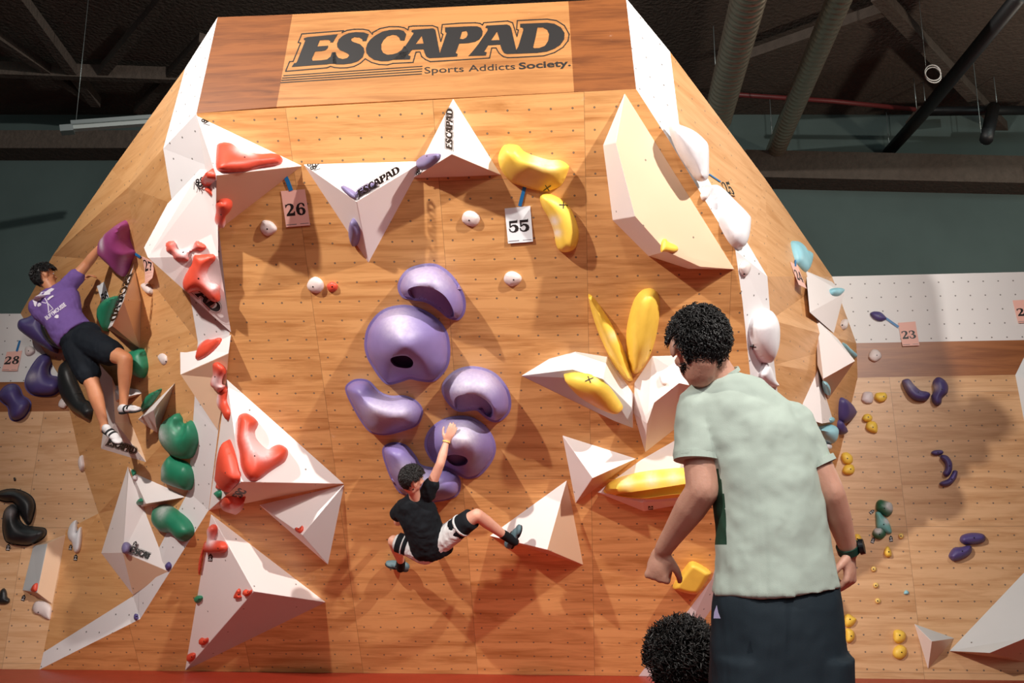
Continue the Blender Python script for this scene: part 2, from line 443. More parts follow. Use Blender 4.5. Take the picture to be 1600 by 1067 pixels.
def shellpoly(name, pts3, mat, pl=None, thick=.03):
    """a board polygon with thickness behind it"""
    pl0 = pl or Plane(sum(pts3, Vector()) / len(pts3), (pts3[1] - pts3[0]).cross(pts3[2] - pts3[0]))
    tri = tessellate_polygon([[Vector((*pl0.uv(p), 0)) for p in pts3]])
    n = len(pts3); vs = list(pts3) + [p - pl0.n * thick for p in pts3]
    fs = [tuple(t) for t in tri] + [tuple(n + i for i in t)[::-1] for t in tri] + [(i, (i + 1) % n, n + (i + 1) % n, n + i) for i in range(n)]
    o = mesh_obj(name, vs, fs, mat, uvp=pl0)
    bm = bmesh.new(); bm.from_mesh(o.data); bmesh.ops.recalc_face_normals(bm, faces=bm.faces); bm.to_mesh(o.data); bm.free()
    add_fac(list(pts3)); return struct(o)

E = [(307, 177), (333, 262), (340, 335), (359, 520), (354, 590), (340, 680), (326, 797), (219, 967), (62, 1045.9)]
H = [(994, 139), (1044, 217), (1100, 310), (1149, 391), (1160, 470), (1172, 584), (1176, 700), (1112, 905), (998, 1056)]
E3 = [M.hit(*p) for p in E]; H3 = [M.hit(*p) for p in H]
shellpoly('wall_centre', E3 + [M.hit(600, 1051.8)] + H3[::-1], wM, M)
# header with the painted sign: three boards
S1, S2, S3, S4 = (340, 27), (457, 22.5), (888, 2), (978, -3)
T1, T2, T3, T4 = (307, 177), (432, 165), (897, 140), (994, 139)
T = [E3[0], M.hit(432, 166.5), M.hit(897, 143), H3[0]]
Sp = [S.hit(*q) for q in (S1, S2, S3, S4)]
S_ = Plane(E3[0], (H3[0] - E3[0]).cross(Sp[1] - E3[0]), U0)
Sp = [S_.hit(*q) for q in (S1, S2, S3, S4)]
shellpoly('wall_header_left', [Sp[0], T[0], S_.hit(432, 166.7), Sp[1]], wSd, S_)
shellpoly('wall_header_middle', [Sp[1], S_.hit(432, 166.7), S_.hit(897, 143.5), Sp[2]], wS, S_)
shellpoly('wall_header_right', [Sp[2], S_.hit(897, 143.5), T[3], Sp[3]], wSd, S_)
S = S_

def MY(px, py, dy): 
    p = M.hit(px, py); return W(px, py, p.y + dy)
Fp = [(289, 107), (255, 232), (269, 318), (300, 480), (309, 534), (303, 640), (294, 768), (250, 853), (208, 931), (68, 1019)]
F3 = [W(289, 107, E3[0].y + .45)] + [MY(x, y, .22) for x, y in Fp[1:9]] + [LB.hit(68, 1019)]
strip = [Sp[0]] + E3; 
def tri_obj(name, tris, mat):
    vs, fs = [], []
    for t in tris:
        i = len(vs); vs += list(t); fs.append(tuple(range(i, i + len(t)))); add_fac(list(t))
    # back side for thickness
    c = []
    o = mesh_obj(name, vs, fs, mat); me = o.data
    bm = bmesh.new(); bm.from_mesh(me); bmesh.ops.remove_doubles(bm, verts=bm.verts, dist=1e-4)
    for f in bm.faces:
        f.normal_update()
        if f.normal.dot(CAM - f.calc_center_median()) < 0: f.normal_flip()
    bm.to_mesh(me); bm.free()
    L = me.uv_layers.new(name='UVMap')
    for p in me.polygons:
        pl = Plane(p.center, p.normal); pl.o = Vector((0, 0, 0))
        for li in p.loop_indices: L.data[li].uv = pl.uv(me.vertices[me.loops[li].vertex_index].co)
    md = o.modifiers.new('thickness', 'SOLIDIFY'); md.thickness = .02; md.offset = -1
    return struct(o)
e, f = E3, F3
tri_obj('trim_1', [(Sp[0], e[0], f[1], f[0]), (e[0], e[1], f[1]), (e[1], e[2], f[2], f[1]), (e[2], e[3], f[3], f[2]), (e[3], e[4], f[4], f[3]), (e[4], e[5], f[5], f[4]),
                   (e[5], e[6], f[6], f[5]), (e[6], e[7], f[8], f[7], f[6]), (e[7], e[8], f[9], f[8])], wWs)
X0 = W(200, 293, 7.35); g1 = W(175, 265, 7.7); g2 = W(82, 400, 8.9)
k = {1: LB.hit(32, 490), 2: LB.hit(98, 595), 3: LB.hit(113, 640), 4: LB.hit(124, 710), 5: W(154, 802, LB.hit(154, 802).y - .12), 6: LB.hit(103, 828), 7: LB.hit(91, 906), 8: LB.hit(80, 960)}
m1 = W(214, 411, 7.95); 
tri_obj('wall_left_prow', [(f[0], f[1], X0, g1), (g1, X0, g2), (X0, f[1], f[2]), (X0, f[2], m1), (f[2], f[3], m1), (X0, m1, g2), (g2, m1, k[2]), (g2, k[2], k[1]), (m1, f[3], f[4]), (m1, f[4], k[2]),
                  (f[4], f[5], k[4], k[3], k[2])[0:3] + (k[2],), (f[5], k[4], k[3], k[2]), (f[5], f[6], k[5]), (f[5], k[5], k[4]), (f[6], f[7], k[5]), (f[7], f[8], k[5]), (k[5], f[8], k[7]), (k[5], k[7], k[6]),
                  (f[8], f[9], k[8], k[7])], wLo)
# ---- left back wall
def rect(pl, pts): return [pl.hit(*p) for p in pts]
shellpoly('wall_left_top', rect(LB, [(-120, 490), (32, 490), (98, 596), (-120, 598)]), wW, LB)
shellpoly('wall_left_band', rect(LB, [(-120, 598), (98, 596), (114, 642), (-120, 645)]), wBr, LB)
shellpoly('wall_left', rect(LB, [(-120, 645), (114, 642), (124, 702), (154, 802), (103, 828), (91, 906), (80, 960), (68, 1019), (62, 1045.9), (-120, 1044)]), wL, LB)
# ---- right side
Kp = [(1047, 81), (1061, 193), (1112, 290), (1170, 383), (1199, 432), (1204, 500), (1210, 570), (1225, 700), (1160, 880)]
K3 = [W(1047, 81, H3[0].y + .35)] + [MY(x, y, .22) for x, y in Kp[1:]] + [onfloor(1040, 1057)]
h = H3
tri_obj('trim_2', [(Sp[3], K3[0], K3[1], h[0]), (h[0], K3[1], h[1]), (h[1], K3[1], K3[2], h[2]), (h[2], K3[2], K3[3], h[3]), (h[3], K3[3], K3[4]), (h[3], K3[4], K3[5], h[4]), (h[4], K3[5], K3[6], h[5]),
                   (h[5], K3[6], K3[7], h[6]), (h[6], K3[7], K3[8], h[7]), (h[7], K3[8], K3[9], h[8])], wWs)
q1 = W(1196, 280, 7.75); r = {1: RB.hit(1300, 432), 2: RB.hit(1338, 536), 3: RB.hit(1340, 590), 4: RB.hit(1313, 705), 5: RB.hit(1280, 820), 6: RB.hit(1210, 1058.5)}
K = K3
tri_obj('wall_right_prow', [(K[0], K[1], q1), (K[1], K[2], q1), (K[2], K[3], q1), (K[3], K[4], q1), (q1, K[4], r[1]), (K[4], K[5], r[1]), (K[5], r[2], r[1]), (K[5], K[6], r[2]), (K[6], r[3], r[2]), (K[6], K[7], r[4]), (K[6], r[4], r[3]),
                    (K[7], K[8], r[5]), (K[7], r[5], r[4]), (K[8], K[9], r[6]), (K[8], r[6], r[5])], wRo)
shellpoly('wall_right_top', rect(RB, [(1300, 432), (1720, 422), (1720, 529), (1338, 536)]), wW, RB)
shellpoly('wall_right_band', rect(RB, [(1338, 536), (1720, 529), (1720, 583), (1340, 590)]), wBr, RB)
shellpoly('wall_right', rect(RB, [(1340, 590), (1720, 583), (1720, 1064.5), (1210, 1058.5), (1280, 820), (1313, 705)]), wR, RB)

# ---- floor, hall walls, ceiling
mat_red = plain('mat_red_vinyl', (150, 44, 26), .45, bump=.1, bscale=20, var=.15)
def box(name, a, b, mat, R=None):
    vs = [Vector((x, y, z)) for z in (a[2], b[2]) for y in (a[1], b[1]) for x in (a[0], b[0])]
    return mesh_obj(name, vs, [(0, 2, 3, 1), (4, 5, 7, 6), (0, 1, 5, 4), (1, 3, 7, 5), (3, 2, 6, 7), (2, 0, 4, 6)], mat)
struct(box('floor', (-12, -6, -.2), (12, 15.2, 0), mat_red))
conc = plain('concrete_dark', (76, 92, 90), .9, bump=.3, bscale=3, var=.35, vscale=.7)
spray = plain('sprayed_insulation', (84, 74, 66), .95, bump=1.0, bscale=18, var=.35, vscale=9)
struct(box('wall_back', (-13, 14.6, -.2), (13, 14.8, 8.2), conc))
struct(box('ceiling', (-13, -6, 8.0), (13, 14.8, 8.2), spray))
struct(box('wall_left_hall', (-12.2, -6, -.2), (-12, 14.6, 8.2), conc)); struct(box('wall_right_hall', (12, -6, -.2), (12.2, 14.6, 8.2), conc))
def vol(label, vs, faces, pl=None, mats=None, name='climbing_volume', group=None, cap=True):
    """vs: (px, py, height above the board); faces: (indices, material no. 0 white 1 tan for wood and painted shade 2 grey)"""
    P3 = []
    for v in vs:
        x, y, h_ = v[:3]
        if h_ == 'Y': P3.append(W(x, y, v[3])); continue
        q = v[3] if len(v) > 3 else (pl or splane(x, y))
        P3.append(q.hit(x, y, h_))
    ml = [vWhite, vTan, vGrey]; used = mats or ml
    o = mesh_obj(name, P3, [tuple(f[0]) for f in faces], None)
    me = o.data
    for m_ in used: me.materials.append(m_)
    for p, f in zip(me.polygons, faces): p.material_index = f[1] if len(f) > 1 else 0
    bm = bmesh.new(); bm.from_mesh(me)
    if cap:
        be = [e for e in bm.edges if len(e.link_faces) == 1]
        if be:
            r_ = bmesh.ops.holes_fill(bm, edges=be, sides=0)
            bmesh.ops.triangulate(bm, faces=r_['faces'])
    bmesh.ops.recalc_face_normals(bm, faces=bm.faces)
    bm.to_mesh(me); bm.free()
    L = me.uv_layers.new(name='UVMap')
    for p in me.polygons:
        q = Plane(p.center, p.normal)
        for li in p.loop_indices: L.data[li].uv = q.uv(me.vertices[me.loops[li].vertex_index].co)
    for f in faces:
        add_fac([P3[i] for i in f[0]], o)
    c = sum(P3, Vector()) / len(P3); me.transform(Matrix.Translation(-c)); o.location = c
    b = o.modifiers.new('edge', 'BEVEL'); b.width = .004; b.segments = 2; b.limit_method = 'ANGLE'; b.angle_limit = math.radians(25)
    tag(o, label, 'climbing volume', group)
    return o
def tetra(label, a, b, c, ap, mats=(0, 0, 0), pl=M, **kw):
    return vol(label, [(*a, -.005), (*b, -.005), (*c, -.005), ap], [((0, 1, 3), mats[0]), ((1, 2, 3), mats[1]), ((2, 0, 3), mats[2])], pl, **kw)
V = {}
V['redtop'] = tetra('white pyramid volume high on the left, topped by the long red hold', (307, 180), (473, 259), (337, 364), (338, 274, .42), (0, 1, 0))
V['down'] = tetra('white pyramid volume pointing down, with purple chips and dark lettering', (473, 256), (663, 251), (576, 412), (557, 315, .3), (0, 0, 0))
V['up'] = tetra('white pyramid volume pointing up under the painted sign, lettering on its ridge', (644, 279), (708, 153), (784, 274), (706, 241, .3), (0, 0, 1))
V['wedge'] = vol('huge many-sided pale wedge volume on the upper right of the tall board',
    [(976, 145, 0), (942, 227, 0), (957, 344, 0), (1013, 400, 0), (1075, 420, 0), (1148, 421, 0), (962, 223, .215), (992, 338, .36), (1041, 393, .309), (1094, 417, .178)],
    [((0, 1, 6), 0), ((1, 2, 7, 6), 0), ((2, 3, 8, 7), 0), ((3, 4, 9, 8), 0), ((4, 5, 9), 0), ((0, 6, 7, 8, 9, 5), 1)], M)
V['petal_left'] = vol('white petal-shaped volume that carries the yellow hold with a drawn cross, left of the pair',
    [(814, 587, 0), (858, 560, 0), (899, 549, 0), (949, 557, 0), (990, 615, 0), (989, 669, 0), (960, 658, 0), (895, 577, .22), (942, 592, .28), (987, 637, .06)],
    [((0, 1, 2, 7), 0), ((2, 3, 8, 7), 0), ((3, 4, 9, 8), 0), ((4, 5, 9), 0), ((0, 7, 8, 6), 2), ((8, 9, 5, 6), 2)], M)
V['petal_right'] = vol('white hollow petal-shaped volume beside the neck of the standing man',
    [(1019, 556, 0), (1090, 554, 0), (1130, 620, 0), (1054, 671, 0), (1008, 707, 0), (990, 645, 0), (991, 598, 0), (1022, 629, .3), (1061, 598, .3), (1011, 662, .2), (1036, 618, .16), (1100, 606, .16)],
    [((0, 6, 9, 10), 0), ((0, 10, 11, 1), 0), ((6, 5, 9), 0), ((5, 4, 9), 0), ((10, 9, 7), 1), ((10, 7, 8, 11), 1), ((9, 4, 7), 0), ((7, 4, 3, 8), 0), ((8, 3, 2), 0), ((8, 2, 11), 0), ((1, 11, 2), 0)], M)
V['small_mid'] = tetra('white pyramid volume between the long yellow hold and the big leg volume', (878, 679), (995, 716), (899, 787), (926, 747, .26), (0, 1, 0))
V['plate'] = vol('flat white plate volume under the long hollow yellow hold',
    [(932, 769, 0), (1000, 719, 0), (1075, 676, 0), (1112, 780, 0), (1006, 799, 0), (1060, 738, .1), (1004, 785, .14)],
    [((0, 1, 5, 6), 0), ((1, 2, 5), 0), ((2, 3, 5), 0), ((3, 4, 6, 5), 0), ((4, 0, 6), 0)], M)
V['foot'] = tetra('white pyramid volume on which the boy sets his grey shoe', (764, 837), (886, 749), (912, 883), (855, 859, .34), (0, 1, 1))
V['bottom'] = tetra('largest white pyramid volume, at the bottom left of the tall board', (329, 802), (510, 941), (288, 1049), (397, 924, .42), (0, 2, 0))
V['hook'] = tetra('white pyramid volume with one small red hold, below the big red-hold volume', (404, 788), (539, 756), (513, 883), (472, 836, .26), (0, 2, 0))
V['big'] = tetra('big white pyramid volume with the curved red hold, at mid height on the left', (354, 591), (539, 756), (326, 798), (377, 753, .5), (0, 1, 0))
V['strip'] = vol('white volume bent over the left edge strip, with two red holds one above the other',
    [(281.5, 543, 0), (361, 522, 0), (357, 552, .12, M), (282, 585, .12), (340, 672, 0, M), (354, 592, .02, M)], [((0, 1, 2, 3), 0), ((3, 2, 5, 4), 1)])
V['tall'] = vol('tall white triangular volume with big lettering, on the left edge',
    [(313, 264, .03, M), (231, 402, .12, M), (361, 519, .02, M), (341, 400, .12, M), (340, 330, .12, M), (335, 266, .04, M), (225, 387, -.1, M), (262, 318, -.1, M)],
    [((0, 1, 2, 3, 4, 5), 0), ((0, 7, 6, 1), 0)])
# left prow
V['letter_wedge'] = vol('raw wood wedge volume with lettering, beside the purple-shirted climber',
    [(209, 412, 0), (168, 514, 0), (219, 545, 0), (221, 470, 0), (175, 509, .3), (193, 470, .3)], [((0, 1, 4, 5), 0), ((1, 2, 4), 1), ((5, 4, 2, 3), 1), ((0, 5, 3), 1)])
V['kite'] = vol('long white kite volume behind the legs of the purple-shirted climber',
    [(147, 559, 0), (157, 674, 0), (158, 701, 0), (233, 728, 0), (205, 660, 0), (175, 590, .1), (180, 660, .12)], [((0, 1, 6, 5), 0), ((1, 2, 6), 0), ((2, 3, 6), 0), ((3, 4, 6), 1), ((4, 0, 5), 0), ((4, 5, 6), 1)])
V['kite_side'] = tetra('small white pyramid volume pointing right behind the climber’s shin'.replace('’', "'"), (172, 600), (234, 612), (174, 632), (188, 622, .12), (0, 1, 0), None)
V['greenface'] = tetra('white pyramid volume whose face is half covered by a green hold', (276, 595), (246, 677), (214, 656), (240, 640, .2), (2, 0, 0), None)
V['chip'] = tetra('white triangular volume above the lowest green hold', (200, 726), (294, 776), (220, 793), (228, 787, .16), (0, 1, 0), None)
V['long'] = vol('tall white two-sided volume with lettering at its foot, on the left edge',
    [(200, 728, 0), (158, 864, 0), (208, 930, 0), (264, 893, 0), (226, 796, 0), (192, 863, .16), (201, 735, .03)], [((0, 1, 5, 6), 0), ((1, 2, 5), 0), ((6, 5, 3, 4), 0), ((5, 2, 3), 1), ((0, 6, 4), 0)])
V['fin'] = vol('narrow pale ridge volume on the birch boards at the far left',
    [(52, 853, 0, LB), (103, 835, 0, LB), (82, 944, 0, LB), (35, 922, 0, LB), (74, 849, .12, LB), (58, 926, .12, LB)], [((0, 3, 5, 4), 2), ((4, 5, 2, 1), 1), ((0, 4, 1), 1), ((3, 2, 5), 1)])
# right prow
V['rp1'] = vol('upper white volume on the right edge with a light blue hold', [(1259, 423, 0), (1319, 459, .3), (1265, 488, .05), (1303, 521, 0), (1300, 440, 0)], [((0, 1, 2), 0), ((2, 1, 3), 0), ((0, 4, 1), 0), ((1, 4, 3), 0)])
V['rp2'] = vol('large white volume jutting out at the middle of the right edge', [(1275, 498, 0), (1336, 564, .3), (1286, 592, .1), (1277, 570, .02), (1294, 624, 0), (1318, 590, 0), (1310, 530, 0)],
    [((0, 1, 2, 3), 0), ((2, 1, 4), 1), ((0, 6, 1), 0), ((1, 6, 5), 0), ((1, 5, 4), 1)])
V['rp3'] = tetra('tall white triangular volume behind the shoulder of the standing man', (1277, 570), (1303, 659), (1246, 650), (1285, 662, .16), (0, 0, 0), None)
V['rb1'] = tetra('small white three-sided volume low on the right boards', (1428, 974), (1492, 997), (1450, 1046), (1456, 1002, .2), (2, 1, 0), RB, name='climbing_volume')
V['rb2'] = vol('large grey-white volume at the lower right', [(1483, 1017, 0), (1600, 894, 0), (1720, 820, 0), (1720, 1000, 0), (1600, 1034, 0), (1546, 1020, .3), (1600, 998, .36), (1720, 960, .36)],
    [((0, 5, 6, 1), 2), ((1, 6, 7, 2), 2), ((0, 4, 5), 1), ((5, 4, 3, 7, 6), 1), ((2, 7, 3), 2)], RB)
V['rb3'] = vol('pale volume cut by the right side of the photo', [(1586, 586, 0), (1606, 545, 0), (1680, 560, 0), (1680, 690, 0), (1606, 690, 0), (1620, 600, .15)], [((0, 5, 1), 2), ((1, 5, 2), 2), ((2, 5, 3), 2), ((3, 5, 4), 2), ((4, 5, 0), 2)], RB)
FRONTPL = Plane(W(60, 520, LB.hit(60, 520).y - .30), Vector((.12, -1, -.05)))
FRONTPL2 = Plane(W(75, 520, LB.hit(60, 520).y - .46), Vector((.12, -1, -.05)))
GP = 'large lavender macro holds on the middle of the tall board'
hold('m', [(360,160),(400,85),(470,50),(560,42),(630,75),(690,140),(735,230),(735,310),(700,355),(640,345),(590,305),(520,260),(440,245),(380,225)], 'purple', .26, 'topmost lavender kidney-shaped macro hold, hollow underneath', GP, 'macro_hold', rim=.02, R=.19,
     pockets=[([(425,195),(432,172),(480,158),(545,165),(600,190),(640,230),(670,290),(672,330),(640,330),(590,290),(520,250),(445,228)], .03)], chalk=[(480,110,.12,.5),(600,140,.1,.3)])
hold('m', [(175,480),(195,390),(260,310),(350,275),(450,278),(560,330),(630,410),(652,500),(645,600),(600,670),(550,700),(480,695),(430,685),(380,700),(315,715),(270,690),(215,610),(185,550)], 'purple', .30, 'largest round lavender macro hold with a dark mouth-like pocket', GP, 'macro_hold', rim=.02, R=.4,
     pockets=[([(328,560),(365,540),(420,540),(450,572),(440,605),(400,612),(350,598)], .03)], bumps=[(395,470,.16,.08),(395,680,.12,-.12)], chalk=[(370,370,.12,.7)])
hold('m', [(68,740),(100,695),(150,682),(205,695),(260,750),(320,775),(400,775),(460,800),(495,840),(500,880),(470,940),(400,970),(300,995),(220,985),(170,940),(110,840)], 'purple', .22, 'lavender bean-shaped macro hold left of the round ones', GP, 'macro_hold', rim=.015,
     bumps=[(250,830,.1,.06),(360,860,.12,.06)], chalk=[(260,840,.1,.6),(380,850,.1,.5)])
hold('m', [(605,750),(620,690),(680,635),(760,612),(850,625),(920,665),(975,740),(992,820),(975,880),(920,922),(870,915),(820,875),(790,858),(700,865),(640,820)], 'purple', .28, 'lavender macro hold with a wide dark pocket, right of the largest', GP, 'macro_hold', rim=.02, R=.22,
     pockets=[([(680,805),(700,765),(780,752),(850,785),(890,840),(880,885),(850,880),(815,850),(780,850),(700,858)], .03)], chalk=[(720,700,.16,.6),(860,700,.1,.4)])
hold('y', [(340,180),(370,90),(450,25),(540,0),(640,5),(730,60),(785,140),(800,220),(770,300),(700,380),(620,403),(560,380),(500,345),(420,310),(370,260)], 'purple', .16, 'round lavender macro hold that the boy in black grips with one hand', GP, 'macro_hold', rim=.02, R=.4,
     pockets=[([(490,245),(540,228),(600,240),(622,270),(600,300),(540,310),(495,280)], .05)], bumps=[(600,130,.22,.2)], chalk=[(600,110,.10,.9),(520,90,.08,.4)])
hold('y', [(70,220),(100,180),(160,168),(230,190),(290,260),(320,310),(400,330),(480,335),(550,375),(575,430),(560,500),(500,535),(420,550),(380,550),(200,500),(140,430),(90,310)], 'purple', .2, 'lavender bean-shaped macro hold partly behind the boy in black', GP, 'macro_hold', rim=.015,
     chalk=[(220,330,.08,.5),(330,380,.08,.5),(420,460,.06,.4)])
# chips on the white volumes
hold('k', [(790,490),(793,450),(830,415),(880,405),(915,408),(905,440),(860,480),(820,495)], 'mauve', .05, 'mauve chip hold on the left corner of the upward-pointing volume', bolts=[(835,420)])
hold('k', [(340,596),(365,590),(420,620),(438,645),(425,668),(395,655),(355,620)], 'mauve', .04, 'left half of the mauve chip pair above the ridge of the downward volume')
hold('k', [(425,630),(450,600),(510,572),(548,568),(550,590),(510,615),(460,632),(432,650)], 'mauve', .04, 'right half of the mauve chip pair, over the lettering of the downward volume', bolts=[(500,590)])
hold('k', [(410,776),(435,800),(452,850),(448,900),(430,935),(408,900),(395,850),(398,805)], 'mauve', .05, 'upright mauve chip hold low on the downward-pointing volume')
# yellow
GY = 'yellow macro holds'
hold('l', [(385,270),(382,210),(410,145),(450,125),(530,132),(575,175),(640,205),(760,240),(850,245),(910,280),(915,310),(880,400),(840,445),(740,480),(640,465),(540,435),(470,405),(410,330)], 'yellow', .12, 'broad yellow macro hold with a drawn cross, above the white card', name='macro_hold', tilt=(600, 100),
     chalk=[(700,235,.06,.7),(790,275,.04,.5)], bumps=[(620,270,.08,.05),(760,330,.08,.05)])
hold('l', [(695,530),(715,500),(770,498),(850,535),(920,600),(965,690),(990,780),(985,860),(955,920),(890,942),(840,925),(815,870),(800,780),(765,690),(715,600)], 'yellow', .11, 'yellow banana-shaped hold with a drawn cross, right of the white card', name='macro_hold', chalk=[(805,700,.035,1.0),(825,790,.03,1.0)])
hold('o', [(553,150),(560,138),(590,160),(650,240),(720,350),(790,490),(840,620),(873,740),(868,765),(830,760),(760,680),(690,560),(620,400),(570,240)], 'yellow', .12, 'thin yellow blade hold, left of the upright pair', name='macro_hold', chalk=[(740,430,.04,.5)], sharp=False)
hold('o', [(985,95),(1030,105),(1065,150),(1072,260),(1050,420),(1010,560),(950,670),(910,710),(870,700),(835,590),(828,440),(845,310),(885,180),(935,115)], 'yellow', .13, 'wide yellow leaf-shaped hold, right of the upright pair', name='macro_hold', bumps=[(975,170,.07,.014),(965,240,.07,.016),(955,310,.07,.018),(945,380,.07,.018),(935,450,.07,.018),(925,520,.07,.016)], bolts=[(1000,545)])
hold('o', [(378,730),(400,712),(460,705),(560,720),(650,760),(720,830),(790,930),(802,970),(770,985),(690,965),(560,900),(460,830)], 'yellow', .1, 'yellow oval hold with a drawn cross on the left white petal volume', name='macro_hold', chalk=[(560,860,.06,.5)])
hold('p', [(503,660),(540,610),(640,560),(800,520),(1000,495),(1200,485),(1420,520),(1440,640),(1300,705),(1080,735),(900,748),(700,735),(560,705),(505,690)], 'yellow', .13, 'long hollow yellow hold on the flat plate volume', name='macro_hold', R=.1,
     pockets=[([(600,705),(800,675),(1000,645),(1250,610),(1350,640),(1250,690),(1050,708),(850,735),(700,728)], .02)], chalk=[(700,600,.05,.6),(900,575,.05,.7),(1080,560,.05,.5)])
hold('x', [(232,570),(300,470),(325,448),(360,455),(425,497),(420,520),(370,600),(330,612),(260,595)], 'yellow', .14, 'yellow box-like hold near the fist of the standing man', name='macro_hold', R=.05, sharp=False)
hold('r', [(410,870),(430,866),(440,880),(490,905),(495,930),(470,942),(425,935),(402,935)], 'yellow', .03, 'small yellow chip on the huge wedge volume')
# red
hold('a', [(740,540),(752,505),(800,492),(870,505),(920,545),(1000,570),(1100,588),(1200,583),(1260,600),(1288,635),(1270,675),(1200,690),(1100,705),(1000,730),(880,740),(780,735),(735,700)], 'red', .09, 'long red hold on the topmost left white volume', 'red holds', chalk=[(940,565,.05,1.0),(1010,595,.04,.7)], bolts=[(972,617)])
hold('L', [(565,175),(600,230),(628,330),(625,420),(560,480),(500,540),(440,590),(380,620),(320,560),(380,440),(460,310)], 'red', .05, 'red upper lip-shaped hold at the side of the topmost left volume', 'red holds')
hold('L', [(395,620),(440,585),(500,600),(560,650),(605,700),(622,800),(560,770),(470,700)], 'red', .04, 'red lower lip-shaped hold below the upper one', 'red holds')
hold('b', [(735,100),(770,62),(830,55),(868,80),(850,130),(810,180),(810,240),(790,275),(740,275),(725,240),(735,170)], 'red', .06, 'small red hold under the topmost left volume', 'red holds', bolts=[(778,188)], chalk=[(770,250,.05,.8)])
hold('b', [(310,430),(330,405),(380,397),(410,420),(420,460),(470,480),(530,460),(550,420),(570,400),(610,410),(655,440),(660,470),(620,495),(560,490),(520,520),(516,575),(430,580),(380,560),(360,520),(320,500)], 'red', .08, 'red branching hold, upper one on the tall lettered volume', 'red holds', chalk=[(480,480,.07,1.2)], bolts=[(458,505)])
hold('b', [(545,520),(620,510),(700,505),(738,525),(735,570),(690,620),(665,680),(690,740),(740,765),(765,790),(762,830),(768,870),(760,910),(710,915),(660,880),(600,830),(540,830),(500,840),(460,800),(458,730),(500,640),(530,580)], 'red', .1, 'large red bone-shaped hold over the lettering of the tall volume', 'red holds', chalk=[(670,710,.05,1.0),(720,780,.04,1.0)], bolts=[(587,721)])
hold('g', [(460,255),(455,290),(400,350),(330,410),(262,442),(258,420),(280,340),(310,295),(360,268),(400,270)], 'red', .05, 'red wing-shaped hold at the top of the bent white volume', 'red holds', chalk=[(310,300,.04,.9)])
hold('g', [(385,480),(410,458),(440,460),(485,500),(492,550),(470,580),(460,640),(490,660),(440,712),(400,680),(368,650),(372,600),(388,560)], 'red', .05, 'upper red drop hold on the tan side of the bent volume', 'red holds', chalk=[(430,620,.06,1.4)], bolts=[(406,580)])
hold('g', [(470,650),(500,660),(510,700),(505,780),(530,850),(533,900),(515,943),(480,880),(435,825),(425,780),(430,720)], 'red', .04, 'lower red drop hold on the edge of the bent volume', 'red holds', chalk=[(465,760,.05,1.4)])
hold('h', [(600,60),(625,35),(670,30),(730,65),(765,110),(755,150),(738,185),(750,240),(800,300),(850,330),(880,310),(940,290),(1000,320),(1014,370),(990,430),(950,460),(860,520),(790,575),(740,590),(690,585),(650,540),(620,460),(610,360),(590,260),(595,120)], 'red', .14, 'big curved red hold on the biggest mid-height white volume', 'red holds', 'macro_hold', chalk=[(700,230,.05,.9),(740,300,.06,1.3),(800,350,.06,1.3)], bolts=[(735,386)])
hold('h', [(520,250),(540,265),(580,380),(612,520),(612,590),(560,650),(515,690),(480,640),(450,590),(470,500),(480,400),(500,300)], 'red', .1, 'red shark-fin hold on the left face of the biggest mid-height volume', 'red holds', 'macro_hold', chalk=[(470,520,.06,.7)], bolts=[(490,526)])
hold('Z', [(155,435),(175,440),(215,560),(200,600),(150,590),(125,550)], 'red', .02, 'tiny red foot chip beside the small green chip')
hold('Z', [(100,660),(160,615),(215,630),(225,700),(205,785),(150,750),(110,700)], 'green', .03, 'tiny green foot chip at the corner of the biggest mid-height volume')
hold('Z', [(170,900),(280,760),(450,735),(600,770),(700,740),(715,760),(640,830),(690,880),(640,950),(520,1010),(400,990),(300,960)], 'red', .07, 'red and chalk-white hold under the biggest mid-height volume', 'red holds', chalk=[(440,870,.08,1.5),(580,940,.06,1.5)])
hold('h', [(1070,990),(1085,980),(1105,985),(1130,965),(1143,985),(1138,1010),(1112,1030),(1080,1015)], 'red', .03, 'small red heart-shaped hold on the hook-like white volume', bolts=[(1097,995)])
hold('i', [(248,170),(262,148),(285,147),(298,170),(292,200),(282,225),(290,238),(335,245),(356,275),(345,305),(310,310),(240,305),(230,270),(235,245),(252,225)], 'red', .06, 'red and chalky L-shaped hold at the top of the lowest white volume', 'red holds', chalk=[(265,215,.06,1.6)], bolts=[(300,285)])
hold('i', [(400,550),(420,518),(433,530),(430,550),(437,570),(410,577),(397,568)], 'red', .03, 'left one of two small red holds near the tip of the lowest volume', bolts=[(415,555)])
hold('i', [(450,535),(460,522),(480,530),(497,525),(494,545),(470,562),(452,550)], 'red', .03, 'right one of two small red holds near the tip of the lowest volume', bolts=[(472,540)])
hold('i', [(195,815),(205,803),(225,808),(242,803),(244,825),(222,845),(200,840)], 'red', .03, 'upper small red heart hold at the bottom corner of the lowest volume', bolts=[(217,825)])
hold('i', [(125,905),(140,893),(158,890),(170,898),(165,925),(145,942),(127,935)], 'red', .03, 'bottommost small red heart hold near the mat', bolts=[(146,915)])
hold('i', [(168,572),(180,560),(205,560),(212,575),(200,592),(185,602),(172,590)], 'green', .03, 'small green chip on the left edge of the lowest white volume', bolts=[(188,580)], pl=splane(330, 930))
hold('i', [(222,250),(228,262),(212,330),(200,400),(190,440),(184,400),(195,330)], 'red', .03, 'thin red hold hugging the left edge of the lowest volume', pl=M)
hold('z', [(511,445),(519,440),(527,445),(526,453),(517,456),(512,452)], 'red', .025, 'tiny red hold beside the small white hold on the tall board', bolts=[(519,448)], pl=M)
